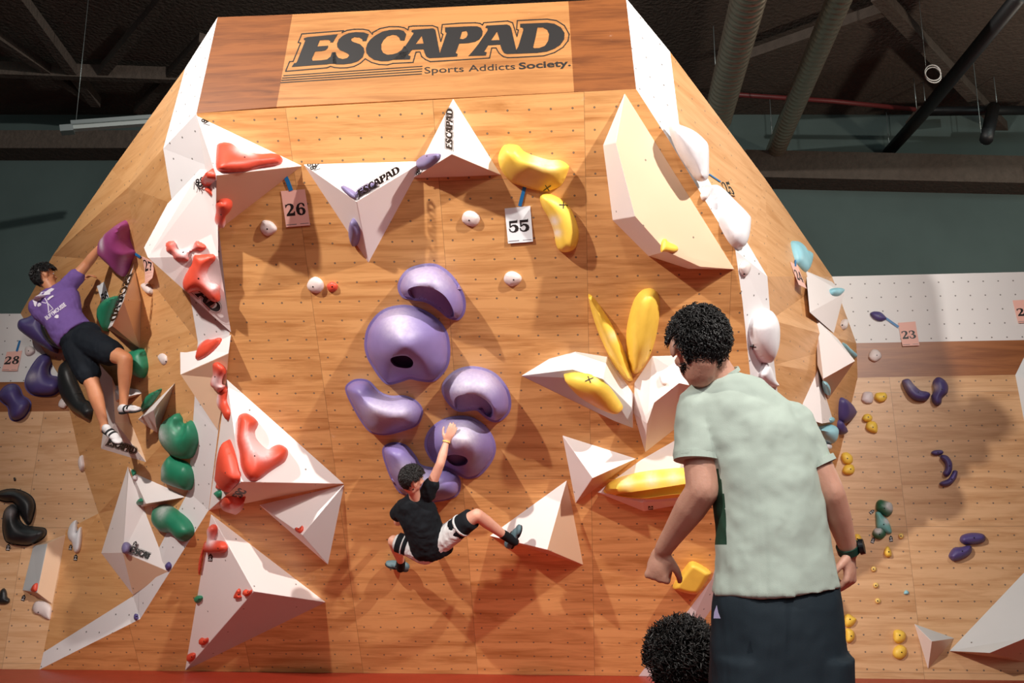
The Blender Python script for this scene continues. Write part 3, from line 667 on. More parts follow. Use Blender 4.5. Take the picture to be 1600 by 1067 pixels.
# small white holds
GW = 'small off-white round holds'
for cr, pts, lab, bl in [
    ('b', [(1110,270),(1120,240),(1150,235),(1200,250),(1240,300),(1225,335),(1170,365),(1125,350),(1100,310)], 'off-white round hold under the pink card with 26', [(1160,308)]),
    ('l', [(105,690),(115,650),(150,628),(200,635),(240,670),(235,715),(200,745),(150,738),(115,715)], 'off-white round hold between the two printed cards, level with them', [(160,700)]),
    ('z', [(481,441),(487,434),(496,433),(505,441),(505,451),(497,458),(486,456),(480,449)], 'off-white round hold with a tiny red hold at its side', [(489,448)]),
    ('m', [(950,125),(965,95),(1000,85),(1040,105),(1050,130),(1030,155),(990,168),(960,150)], 'off-white round hold to the right of the topmost lavender hold', [(1005,132)]),
    ('b', [(120,775),(140,757),(175,765),(205,810),(205,850),(180,855),(140,820)], 'off-white hold beside the pink card with 27', []),
    ('d', [(1330,185),(1360,165),(1400,185),(1412,230),(1400,265),(1370,270),(1335,225)], 'off-white hold right of the faceted green hold', [(1380,238)]),
    ('d', [(485,600),(500,560),(530,540),(560,560),(567,590),(540,630),(500,625)], 'off-white hold left of the long black hold', []),
    ('d', [(205,150),(215,115),(250,105),(285,130),(290,160),(250,190),(215,185)], 'off-white hold above the violet heart-shaped hold', [(238,150)]),
    ('t', [(275,660),(300,615),(340,612),(370,640),(372,675),(330,705),(290,690)], 'translucent pale hold on the brown band of the right wall', [(340,655)]),
    ('t', [(222,985),(235,940),(270,930),(305,940),(315,985),(300,1020),(260,1022),(230,1005)], 'pale mauve round hold beside a yellow one on the right boards', []),
    ('t', [(62,420),(75,390),(95,385),(105,420),(100,455),(85,465),(68,440)], 'small pale hold between the two jutting white volumes on the right', [(82,425)]),
    ('s', [(82,130),(95,100),(120,92),(138,105),(135,140),(115,172),(95,165)], 'pinkish round hold high on the right edge strip', [(112,160)]),
    ('q', [(412,690),(430,680),(442,690),(440,720),(425,738),(413,722)], 'small beige hold between the two long white holds on the right edge', []),
    ('f', [(245,440),(262,395),(300,380),(350,390),(390,430),(385,500),(375,525),(345,518),(300,490),(262,478)], 'white angular hold below the narrow ridge volume', [(290,467)]),
    ('e', [(605,100),(615,60),(628,55),(635,90),(640,140),(625,178),(612,150)], 'small white sliver hold at the left edge of the ochre boards', []),
]:
    hold(cr, pts, 'pink' if 'mauve' in lab else 'white', .036, lab, bolts=bl, grid=.008, pl=(LB if cr in 'f' else None))
hold('e', [(512,640),(530,585),(560,552),(582,552),(585,620),(580,640),(600,605),(620,605),(618,700),(605,770),(580,795),(560,780),(545,720),(520,690)], 'pearl', .05, 'forked white hold with two dark tags beneath it, on the left boards')
# big white blobs on the right strip
hold('r', [(442,240),(450,222),(500,230),(580,262),(640,310),(665,350),(668,450),(665,520),(640,545),(600,540),(560,490),(500,400),(460,310)], 'pearl', .16, 'uppermost long white hold bulging over the right edge strip', 'long white holds on the right edge', 'macro_hold', pl=splane(1090, 300))
hold('r', [(672,570),(700,580),(760,640),(830,710),(870,770),(873,830),(860,900),(830,925),(780,880),(720,770),(690,690),(675,620)], 'pearl', .12, 'middle long white hold bulging over the right edge strip', 'long white holds on the right edge', 'macro_hold', pl=splane(1140, 350))
hold('s', [(132,430),(160,365),(200,338),(240,350),(265,400),(270,470),(262,540),(240,600),(220,625),(185,605),(150,545),(135,490)], 'pearl', .14, 'white oval hold with a drawn cross, low on the right edge strip', 'long white holds on the right edge', 'macro_hold')
hold('s', [(215,620),(240,640),(262,700),(285,740),(240,745),(185,695),(195,650)], 'pearl', .06, 'white pointed hold just above the shoulder of the standing man', 'long white holds on the right edge', 'macro_hold')
hold('w', [(180,450),(195,445),(222,480),(222,498),(195,500),(182,475)], 'pearl', .03, 'small bright white hold inside the hollow petal volume')
# left prow
hold('c', [(1020,30),(1055,28),(1078,80),(1085,180),(1110,250),(1130,300),(1100,370),(1088,450),(1072,485),(1050,470),(1000,415),(930,350),(870,280),(855,210),(870,150),(930,90)], 'magenta', .16, 'big magenta kite-shaped hold that the purple-shirted climber grips', None, 'macro_hold', chalk=[(930,180,.05,.9)])
hold('c', [(860,780),(870,720),(920,665),(1000,655),(985,720),(940,830),(905,950),(890,910),(862,850)], 'green', .11, 'green round hold tucked behind the lettered wedge volume', None, 'macro_hold')
hold('d', [(1070,180),(1120,140),(1180,125),(1215,150),(1240,230),(1248,300),(1225,370),(1190,378),(1150,355),(1090,300),(1085,220)], 'green', .12, 'faceted green hold by the knee of the purple-shirted climber', None, 'macro_hold')
hold('d', [(1250,510),(1310,475),(1365,460),(1330,520),(1270,600),(1200,655),(1190,640),(1215,570)], 'green', .06, 'green hold on the half-covered small white volume', None)
hold('h', [(-20,100),(30,60),(95,30),(130,70),(150,115),(205,88),(240,130),(268,210),(268,290),(240,370),(205,405),(150,408),(80,385),(20,330),(-25,260),(-40,180)], 'green', .12, 'uppermost of the three big green holds below the bent volume', 'three big green holds', 'macro_hold', chalk=[(20,190,.06,.6),(60,200,.1,.3)], bumps=[(150,110,.06,-.12)])
hold('h', [(-10,440),(40,375),(80,400),(150,425),(200,460),(232,540),(230,620),(205,668),(150,660),(60,630),(-10,590),(-18,510)], 'green', .11, 'middle one of the three big green holds', 'three big green holds', 'macro_hold', chalk=[(20,490,.06,.6)])
hold('e', [(1178,500),(1190,450),(1225,428),(1290,432),(1380,490),(1440,550),(1468,610),(1462,660),(1420,700),(1385,708),(1350,680),(1310,645),(1250,640),(1200,600),(1178,550)], 'green', .11, 'lowest of the three big green holds, near the edge strip', 'three big green holds', 'macro_hold', chalk=[(1280,470,.07,.7)])
hold('e', [(993,170),(1010,160),(1035,180),(1030,195),(1010,215),(998,200)], 'green', .03, 'tiny green chip at the top corner of the triangular volume')
hold('e', [(1000,225),(1020,205),(1042,212),(1035,240),(1012,245)], 'pink', .03, 'tiny silvery chip below the tiny green one')
hold('e', [(1055,390),(1070,377),(1085,400),(1082,425),(1065,430),(1052,410)], 'green', .03, 'tiny green chip at the lower corner of the triangular volume')
hold('e', [(920,760),(935,720),(965,712),(990,735),(985,775),(960,800),(930,795)], 'mauve', .05, 'mauve round hold at the start of the lettering on the tall two-sided volume')
hold('e', [(1258,885),(1280,860),(1300,880),(1298,910),(1275,930),(1262,905)], 'dpurple', .03, 'small violet chip at the right end of the tall two-sided volume')
hold('f', [(1015,490),(1025,478),(1045,485),(1048,510),(1035,530),(1015,520)], 'dpurple', .03, 'small violet hold on the bend of the left edge strip', bolts=[(1033,500)])
hold('d', [(530,245),(560,230),(600,290),(625,370),(660,450),(710,550),(745,570),(785,640),(780,710),(765,735),(700,700),(620,650),(560,570),(525,470),(515,370),(520,290)], 'black', .10, 'long curved black hold left of the shin of the purple-shirted climber', None, 'macro_hold', rim=.01)
hold('c', [(335,860),(350,850),(385,880),(410,950),(440,1010),(510,1060),(520,1080),(480,1085),(420,1060),(370,1000),(340,930)], 'black', .14, 'black hold half hidden behind the purple shirt', None, 'macro_hold', pl=FRONTPL2, base=-.6)
hold('c', [(145,890),(165,850),(230,830),(300,790),(345,800),(380,900),(430,1020),(470,1070),(460,1115),(430,1115),(370,1080),(300,1040),(200,970),(155,930)], 'dpurple', .12, 'violet hold behind the purple shirt, half on the white boards', None, 'macro_hold', pl=FRONTPL, base=-.5)
hold('d', [(300,220),(340,185),(390,175),(430,195),(438,250),(420,300),(430,350),(480,365),(512,410),(505,470),(450,520),(370,532),(270,520),(215,470),(205,400),(240,310)], 'dpurple', .13, 'violet heart-shaped hold on the white band of the left wall', None, 'macro_hold', rim=.012, chalk=[(280,370,.05,.6)], pl=LB)
hold('d', [(-20,530),(20,460),(80,425),(140,430),(175,470),(195,520),(240,550),(262,590),(245,650),(200,710),(140,738),(90,725),(70,680),(60,620),(0,570)], 'dpurple', .13, 'violet twisted hold cut by the left side of the photo', None, 'macro_hold', rim=.012, pl=LB)
hold('e', [(-30,340),(40,312),(120,308),(200,335),(250,375),(270,430),(260,500),(235,570),(205,582),(165,530),(130,460),(100,415),(40,410),(-30,385)], 'black', .12, 'upper one of the two interlocked black holds', 'interlocked black holds', 'macro_hold', rim=.008)
hold('e', [(30,480),(70,435),(110,428),(150,470),(150,530),(190,580),(280,595),(340,605),(355,640),(330,685),(240,735),(150,740),(50,715),(20,640),(18,560)], 'black', .13, 'lower one of the two interlocked black holds', 'interlocked black holds', 'macro_hold', rim=.008, chalk=[(80,490,.05,.4)])
hold('e', [(103,225),(118,225),(120,245),(106,248)], 'black', .02, 'tiny black foot chip above the interlocked black holds')
hold('f', [(-20,380),(0,310),(30,285),(50,310),(55,350),(75,370),(65,400),(20,405),(-10,400)], 'black', .05, 'dark lobed hold low at the left side of the photo', pl=LB)
hold('f', [(240,305),(260,260),(285,248),(280,300),(262,315)], 'red', .03, 'small crimson chip at the foot of the narrow ridge volume')
# right edge, right boards
hold('r', [(1122,890),(1140,877),(1165,890),(1185,920),(1220,940),(1232,975),(1225,1020),(1205,1050),(1170,1020),(1145,980)], 'cyan', .06, 'light blue kite-shaped hold high on the right edge boards', None, 'macro_hold')
hold('s', [(555,240),(600,235),(620,255),(600,275),(565,270)], 'cyan', .04, 'light blue chip on the upper jutting white volume')
hold('s', [(618,515),(650,545),(683,575),(682,600),(655,580),(625,545)], 'cyan', .03, 'light blue chip on the tip of the larger jutting volume')
hold('s', [(520,720),(540,725),(555,750),(550,780),(530,782),(520,750)], 'cyan', .03, 'light blue hold under the larger jutting volume')
hold('s', [(553,915),(568,905),(573,930),(558,932)], 'cyan', .015, 'tiny light blue chip at the foot of the tall triangular volume')
hold('s', [(480,965),(520,950),(565,945),(565,1000),(550,1045),(530,1035),(500,1005)], 'cyan', .08, 'light blue hold behind the sleeve of the standing man', None, 'macro_hold')
hold('w', [(1090,835),(1120,825),(1122,860),(1095,865)], 'pearl', .03, 'small pale hold just above the right cuff of the standing man')
hold('s', [(605,815),(620,803),(655,830),(672,865),(660,910),(625,940),(603,925),(600,870)], 'dpurple', .07, 'violet drop hold beside the right boards, larger of two')
hold('s', [(595,930),(605,922),(628,960),(625,990),(605,995),(593,970)], 'dpurple', .05, 'small violet drop hold below the larger one')
hold('t', [(290,335),(320,322),(370,330),(412,370),(400,390),(360,396),(320,380),(295,355)], 'dpurple', .04, 'violet leaf-shaped hold joined by blue tape to the card with 23', bolts=[(360,358)])
hold('t', [(530,860),(545,838),(585,835),(620,875),(670,920),(720,930),(745,950),(730,985),(700,1003),(640,1000),(595,975),(560,930)], 'dpurple', .09, 'left one of two violet bean holds high on the right boards', 'violet bean holds', 'macro_hold', bolts=[(655,936)], chalk=[(590,880,.05,.4)])
hold('t', [(762,860),(795,822),(840,832),(878,880),(875,940),(835,980),(828,1020),(795,1036),(765,1015),(752,970),(770,920)], 'dpurple', .09, 'right one of two violet bean holds high on the right boards', 'violet bean holds', 'macro_hold', bolts=[(833,913)], chalk=[(775,900,.03,.8)])
hold('u', [(718,405),(740,388),(790,385),(808,400),(795,418),(745,425)], 'dpurple', .04, 'uppermost of three violet beans in an arc on the right boards', 'three violet beans in an arc', bolts=[(768,404)])
hold('u', [(783,440),(800,420),(840,430),(870,475),(870,530),(850,570),(820,577),(803,550),(820,520),(815,480)], 'dpurple', .06, 'middle bean of the violet arc, curved to the right', 'three violet beans in an arc', bolts=[(852,500)])
hold('u', [(780,635),(790,615),(840,595),(865,560),(880,533),(908,538),(905,580),(870,630),(820,648)], 'dpurple', .06, 'lowest bean of the violet arc', 'three violet beans in an arc', bolts=[(868,597)])
hold('v', [(862,95),(880,68),(940,53),(1010,58),(1035,80),(1030,110),(980,128),(900,132),(870,118)], 'dpurple', .08, 'upper one of two violet angular holds on the lower right boards', 'violet angular holds', bolts=[(960,88)])
hold('v', [(787,205),(820,155),(870,148),(930,138),(945,165),(930,200),(880,230),(825,245),(800,232)], 'dpurple', .08, 'lower one of two violet angular holds on the lower right boards', 'violet angular holds', bolts=[(880,178)])
YS = [('t', [(322,975),(335,942),(400,938),(418,970),(400,1003),(365,1012),(335,995)], 'yellow round hold next to the pale mauve hold', (392,968)),
    ('u', [(218,158),(235,128),(270,124),(293,150),(280,178),(240,180)], 'small yellow hold above a larger one on the upper right boards', (263,147)),
    ('u', [(243,215),(260,180),(310,180),(330,215),(325,260),(290,258),(255,240)], 'yellow hold just below the small one on the upper right boards', (297,220)),
    ('u', [(65,440),(75,408),(110,402),(145,430),(150,470),(120,490),(85,480)], 'upper one of a yellow pair beside the arm of the standing man', (112,447)),
    ('u', [(75,530),(95,495),(145,490),(165,525),(150,560),(105,565),(80,550)], 'lower one of a yellow pair beside the arm of the standing man', (135,524)),
    ('v', [(148,80),(160,62),(185,65),(200,95),(190,122),(160,120)], 'yellow hold peeking out above the wristwatch', (172,95)),
    ('v', [(350,190),(360,155),(380,145),(400,180),(400,212),(370,218)], 'yellow-ochre upright hold below the teal tags', (383,182)),
    ('v', [(82,615),(110,600),(145,620),(165,640),(140,680),(100,690),(80,660)], 'upper yellow round hold beside the dark shorts', (122,637)),
    ('v', [(92,705),(120,700),(150,725),(150,770),(120,797),(95,780)], 'lower yellow round hold beside the dark shorts', (130,750)),
    ('v', [(413,745),(420,712),(460,708),(497,735),(490,780),(450,800),(420,785)], 'upper one of two yellow round holds left of the small three-sided volume', (457,745)),
    ('v', [(410,870),(420,830),(460,808),(500,830),(502,875),(470,908),(430,900)], 'lower one of two yellow round holds left of the small three-sided volume', (470,860))]
for cr, pts, lab, b_ in YS: hold(cr, pts, 'yellow', .05, lab, 'small yellow holds on the right boards', bolts=[b_], grid=.008, pl=RB)
for cx_, cy_, lab in [((465), 75, 'topmost tiny pale yellow foot chip, right of the teal holds'), (280, 298, 'tiny pale yellow foot chip right of the wrist'), (295, 408, 'tiny pale yellow foot chip level with the knuckles'), (308, 513, 'lowest tiny pale yellow foot chip above the yellow holds')]:
    hold('v', [(cx_-18,cy_),(cx_-10,cy_-16),(cx_+8,cy_-18),(cx_+20,cy_-4),(cx_+16,cy_+14),(cx_-4,cy_+20)], 'lyellow', .025, lab, 'tiny pale yellow foot chips', bolts=[(cx_,cy_)], grid=.006, pl=RB)
hold('v', [(485,455),(500,440),(518,452),(515,468),(490,470)], 'cyan', .02, 'tiny grey-blue foot chip on the lower right boards', pl=RB)
hold('u', [(318,790),(325,760),(350,745),(390,755),(430,770),(443,810),(430,850),(395,868),(350,840),(322,820)], 'dgreen', .07, 'dark green dual-texture hold, upper one in the teal stack', bolts=[(380,808)], chalk=[(425,790,.04,1.8)], pl=RB)
hold('u', [(315,840),(345,830),(375,865),(405,890),(425,940),(433,985),(400,992),(360,965),(325,950),(318,890)], 'teal', .05, 'teal wedge hold in the middle of the stack', bolts=[(375,925)], chalk=[(400,900,.03,1.2)], pl=RB)
hold('u', [(292,985),(310,955),(350,948),(385,970),(388,1005),(360,1032),(325,1030),(300,1010)], 'dgreen', .06, 'dark green dual-texture hold, lower one in the teal stack', bolts=[(345,997)], chalk=[(330,962,.03,1.8)], pl=RB)
INK = plain('black_ink', (28, 26, 26), .5)
INKW = plain('white_ink', (225, 220, 220), .5)
SA, SB, SC = (430, 20, 8.889), (560, 20, 8.889), (720, 20, 8.889)
GE = O(*SA, [(400,355),(450,340),(870,300),(800,415),(765,412),(770,395),(745,380),(690,378),(620,385),(585,470),(735,458),(735,480),(715,510),(690,525),(640,535),(555,540),(510,640),(520,668),(640,662),(720,650),(770,610),(790,550),(835,548),(845,600),(850,640),(850,712),(760,710),(720,718),(550,730),(230,755),(265,700),(290,700),(305,680),(420,385),(400,378)])
GS = O(*SA, [(1300,300),(1265,395),(1215,395),(1210,370),(1170,345),(1100,340),(1058,360),(1055,385),(1080,405),(1180,440),(1230,490),(1240,550),(1215,620),(1150,675),(1060,705),(950,718),(850,718),(800,700),(800,560),(840,548),(850,590),(880,630),(940,645),(1000,630),(1028,600),(1020,575),(960,545),(900,520),(865,480),(860,430),(885,370),(940,320),(1020,285),(1120,270),(1230,275)])
GC = O(*SB, [(665,300),(640,388),(585,388),(570,350),(530,315),(475,308),(400,330),(350,380),(318,440),(318,510),(345,560),(400,585),(470,580),(540,560),(600,520),(640,460),(700,540),(640,640),(560,650),(480,655),(420,672),(320,675),(220,655),(150,610),(112,560),(105,500),(125,430),(170,370),(240,315),(330,265),(440,240),(560,235),(630,255)])
GA = (O(*SB, [(745,240),(1040,218),(1070,240),(1130,560),(1145,625),(985,632),(945,610),(925,570),(905,510),(750,515),(730,535),(690,590),(725,605),(715,650),(480,655),(540,600),(620,510),(690,410),(765,295),(762,275),(738,268)]), [O(*SB, [(880,320),(795,435),(908,430)])])
GP_ = (O(*SB, [(1205,205),(1550,190),(1650,190),(1702,210),(1727,260),(1717,320),(1682,370),(1622,405),(1512,425),(1400,430),(1350,560),(1380,575),(1370,610),(1145,625),(1130,570),(1225,285),(1205,265)]), [O(*SB, [(1440,265),(1500,255),(1515,275),(1520,310),(1495,350),(1450,370),(1410,362)])])
GA2 = (O(*SC, [(345,195),(360,180),(640,165),(680,180),(700,215),(770,520),(780,570),(640,575),(600,560),(570,510),(548,445),(380,455),(325,540),(360,550),(350,595),(105,603),(160,545),(250,430),(375,245),(370,215),(345,212)]), [O(*SC, [(505,260),(420,385),(540,380)])])
GD = (O(*SC, [(825,155),(1200,140),(1300,155),(1390,205),(1440,280),(1435,370),(1380,450),(1300,500),(1200,540),(1060,560),(780,570),(765,530),(800,470),(870,240),(860,210),(825,205)]), [O(*SC, [(1065,205),(1140,205),(1200,240),(1228,300),(1215,390),(1170,460),(1090,492),(1020,495),(1005,480),(1040,330)])])
WORD = [(GE, []), (GS, []), (GC, []), GA, GP_, GA2, GD]
BORDER = (O(*SA, [(145,815),(200,680),(250,675),(355,420),(320,415),(370,295),(950,250),(930,275),(1000,245),(1100,230),(1220,230),(1300,245),(1350,300)]) +
          O(*SB, [(200,275),(300,220),(430,195),(560,195),(640,210),(690,240),(700,195),(760,185),(1030,180),(1100,205),(1145,400),(1175,300),(1150,285),(1165,165),(1422,145)]) +
          O(*SC, [(200,140),(270,150),(300,170),(320,140),(650,115),(720,140),(780,330),(800,240),(775,235),(785,110),(1200,90),(1330,110),(1440,180),(1505,300),(1490,390),(1420,480),(1300,555),(1150,600),(800,620),(650,625),(590,610),(530,560),(490,490),(430,490),(400,630),(0,655)]) +
          O(*SB, [(1000,680),(930,650),(880,610),(855,545),(800,548),(760,690),(480,705),(400,725),(290,720),(180,690),(95,640),(30,700)]) +
          O(*SA, [(1100,745),(1000,765),(900,768),(820,760),(770,745),(720,765),(550,780)]))
root = empty('painted_sign', S.hit(666, 70)); tag(root, 'black painted ESCAPAD wordmark with tagline on the header boards', 'sign')
flat('wordmark_letter', WORD[:1], INK, S, parent=root)
for w_ in WORD[1:]: flat('wordmark_letter', [w_], INK, S, parent=root)
flat('outline_stripe', stroke(BORDER, 1.5, True), INK, S, parent=root)
st = []
for (a, b) in (((120, 875), (885, 745)), ((105, 908), (882, 780)), ((90, 940), (880, 815)), ((78, 972), (878, 850))):
    st += stroke([O(*SA, [a])[0], O(*SB, [b])[0]], 1.3)
flat('underline_stripe', st, INK, S, parent=root)
def put_text(s, x0, y0, x1, y1, hgt, pl, mat, name='tagline_text', parent=None, bold=0.0, upv=None, thick=.0012, off=.0012):
    """text from pixel (x0,y0) to (x1,y1) along its baseline, cap height hgt pixels"""
    fs, (a, b) = text_polys(s, bold); d = np.array((x1 - x0, y1 - y0), float); L = np.linalg.norm(d); d /= L
    up = np.array(upv if upv else (d[1], -d[0]), float) * hgt / .72
    sc = L / (b - a)
    return flat(name, [([tuple(np.array((x0, y0)) + d * (x - a) * sc + up * y) for x, y in f], []) for f in fs], mat, pl, parent=parent, thick=thick, off=off)
put_text('Sports Addicts', 663.5, 115, 805, 108.5, 10.2, S, INK, parent=root)
put_text('Society.', 811, 108.3, 892, 103, 10.2, S, INK, parent=root, bold=.022)

U_A = np.array((425., -26.)); P_A = np.array((456., 105.)); V_A = np.array((0., -46.))
inv = np.linalg.inv(np.array([U_A, V_A]).T)
def unit(p): return inv @ (np.array(p) - P_A)
def sticker(owner, p0, uu, vv, pl=None, letters=None, outline=True, name='lettering'):
    """the wordmark placed with its baseline start p0, baseline vector uu and height vector vv, in pixels"""
    p0, uu, vv = (np.array(q, float) for q in (p0, uu, vv))
    mp = lambda p: tuple(p0 + unit(p)[0] * uu + unit(p)[1] * vv)
    c = p0 + uu / 2 + vv / 2; pl = pl or splane(*c)
    polys = [([mp(p) for p in o_], [[mp(p) for p in h_] for h_ in hs]) for o_, hs in (WORD if letters is None else [WORD[i] for i in letters])]
    if outline: polys += stroke([mp(p) for p in BORDER], .42, True)
    return flat(name, polys, INK, pl, parent=owner)
def facet(px, py): return cast(px, py)[2]
sticker(V['down'], (560, 309), (66, -41), (-5.5, -9.5), facet(610, 290))
sticker(V['up'], (707.5, 235), (0.3, -65), (-10.5, -.5), facet(703, 205))
sticker(V['tall'], (242, 402), (95, 88), (11, -11), facet(290, 420))
sticker(V['big'], (372, 782), (34, -33), (-12, -6), facet(430, 765), letters=[0, 1, 2], outline=False)
sticker(V['letter_wedge'], (208, 442 - 16), (-29, 76), (-9, 0), facet(190, 480))
sticker(V['kite'], (166, 695), (46, 14), (3, -9.5), facet(190, 700))
sticker(V['long'], (201, 862), (51, 20), (2.5, -9.5), facet(230, 872))
# the little looped emblem
def emblem(owner, cx, cy, s, ang, pl):
    ca, sa = math.cos(ang), math.sin(ang)
    def mp(x, y): return (cx + s * (x * ca - y * sa), cy + s * (x * sa + y * ca))
    def ring(x, y, r1, r2):
        N = 14; o_ = [mp(x + r1 * math.cos(2 * math.pi * k / N), y + r1 * .85 * math.sin(2 * math.pi * k / N)) for k in range(N)]
        i_ = [mp(x + r2 * math.cos(2 * math.pi * k / N), y + r2 * .8 * math.sin(2 * math.pi * k / N)) for k in range(N)]
        return (o_, [i_])
    return flat('emblem', [ring(-.55, -.3, .36, .16), ring(.3, -.32, .42, .2), ring(-.05, .25, .36, .14), ring(.35, .2, .34, .12),
                           ([mp(.5, .1), mp(1.0, -.5), mp(1.5, -.62), mp(1.0, -.3), mp(.75, .15)], []), ([mp(.2, .62), mp(1.4, .3), mp(1.4, .4), mp(.2, .72)], [])], INK, pl, parent=owner)
emblem(V['down'], 488, 260.5, 9, 0, facet(500, 262))
emblem(V['redtop'], 319, 187, 9, .55, facet(330, 205))
emblem(V['tall'], 311, 284, 10, 1.9, facet(318, 300))
emblem(V['up'], 652, 270, 7, -.7, facet(668, 260))
emblem(V['kite'], 157, 566, 6, -.3, facet(160, 580))
# drawn crosses
def cross(cx, cy, s, a, owner_lab=None):
    for o in COL.objects:
        if o.get('label') == owner_lab:
            pl = None
            hpl = splane(cx, cy)
            hh = surf_h(o, hpl, cx, cy)
            dx, dy = s * math.cos(a), s * math.sin(a)
            # follow the hold's own surface point by point
            def pt(x, y):
                d = ray(x, y).normalized(); ok, loc, nn, ix = o.ray_cast(CAM - o.location, d)
                return (loc + o.location - d * .003) if ok else hpl.hit(x, y, hh + .003)
            vs, fs = [], []
            for (ax, ay, bx, by) in ((-dx, -dy, dx, dy), (dy * .8, -dx * .8, -dy * .8, dx * .8)):
                L = math.hypot(bx - ax, by - ay); nx, ny = -(by - ay) / L * .7, (bx - ax) / L * .7
                for k in range(7):
                    t = k / 6; x = cx + ax + (bx - ax) * t; y = cy + ay + (by - ay) * t
                    vs += [pt(x + nx, y + ny), pt(x - nx, y - ny)]
                    if k: n = len(vs); fs.append((n - 4, n - 3, n - 1, n - 2))
            c = mesh_obj('drawn_cross', vs, fs, INK); c.parent = o; c.matrix_parent_inverse = Matrix.Translation(-o.location)
            md = c.modifiers.new('t', 'SOLIDIFY'); md.thickness = .002
            return
cross(700 + 752 / 4.85, 200 + 455 / 4.85, 7, -.6, 'broad yellow macro hold with a drawn cross, above the white card')
cross(700 + 875 / 4.85, 200 + 583 / 4.85, 7, 0.05, 'yellow banana-shaped hold with a drawn cross, right of the white card')
cross(800 + 560 / 4.64, 430 + 755 / 4.64, 7, -.4, 'yellow oval hold with a drawn cross on the left white petal volume')
cross(1130 + 155 / 3.333, 380 + 540 / 3.333, 5, .1, 'white oval hold with a drawn cross, low on the right edge strip')

DG = {
 '2': ([(.02,.68),(.03,.95),(.12,.93),(.3,1.0),(.55,1.0),(.75,.92),(.82,.75),(.75,.58),(.55,.4),(.35,.22),(.6,.22),(.72,.25),(.78,.36),(.86,.36),(.84,0),(.04,0),(.04,.12),(.3,.38),(.5,.62),(.52,.8),(.42,.9),(.25,.88),(.12,.78),(.09,.68)], []),
 '6': ([(.88,.7),(.86,.9),(.7,1),(.45,1),(.2,.88),(.05,.62),(.03,.35),(.12,.12),(.32,0),(.58,0),(.82,.1),(.92,.3),(.86,.5),(.68,.62),(.5,.64),(.34,.58),(.36,.75),(.45,.88),(.58,.92),(.68,.86),(.76,.7)], [[(.5,.52),(.6,.45),(.63,.3),(.58,.14),(.47,.09),(.36,.2),(.34,.38),(.4,.5)]]),
 '5': ([(.1,.98),(.78,.98),(.8,1.03),(.86,1.03),(.84,.78),(.24,.78),(.22,.55),(.4,.66),(.65,.64),(.84,.52),(.92,.32),(.84,.12),(.6,0),(.3,0),(.08,.12),(.02,.34),(.12,.34),(.2,.16),(.38,.09),(.52,.16),(.6,.32),(.54,.48),(.4,.54),(.2,.42),(.1,.42)], []),
 '3': ([(.05,.7),(.06,.95),(.14,.95),(.3,1),(.55,1),(.78,.9),(.84,.74),(.76,.6),(.6,.53),(.82,.46),(.92,.28),(.82,.1),(.58,0),(.3,0),(.08,.1),(.02,.32),(.12,.32),(.22,.14),(.4,.09),(.54,.16),(.6,.3),(.5,.46),(.3,.48),(.3,.56),(.44,.58),(.54,.7),(.5,.86),(.36,.92),(.2,.86),(.13,.7)], []),
 '7': ([(.05,.66),(.05,1),(.9,1),(.9,.9),(.6,.45),(.52,.2),(.52,0),(.2,0),(.22,.2),(.36,.5),(.62,.78),(.25,.78),(.14,.74),(.12,.66)], []),
 '8': ([(.46,1),(.7,.96),(.84,.82),(.82,.66),(.68,.54),(.88,.42),(.92,.24),(.8,.07),(.5,0),(.2,.05),(.04,.2),(.06,.4),(.28,.52),(.12,.62),(.1,.8),(.24,.95)], [[(.46,.9),(.6,.8),(.56,.64),(.42,.62),(.34,.76)], [(.46,.44),(.6,.32),(.6,.16),(.46,.09),(.32,.16),(.3,.34)]]),
 '4': ([(.5,1),(.78,1),(.78,.36),(.92,.36),(.92,.22),(.78,.22),(.78,.08),(.9,.08),(.9,0),(.4,0),(.4,.08),(.5,.08),(.5,.22),(.02,.22),(.02,.34)], [[(.5,.78),(.5,.36),(.2,.36)]])}
PINK = plain('card_pink', (238, 186, 172), .6); WHT = plain('card_white', (226, 232, 236), .6); TAPE = plain('tape_blue', (24, 112, 172), .45)
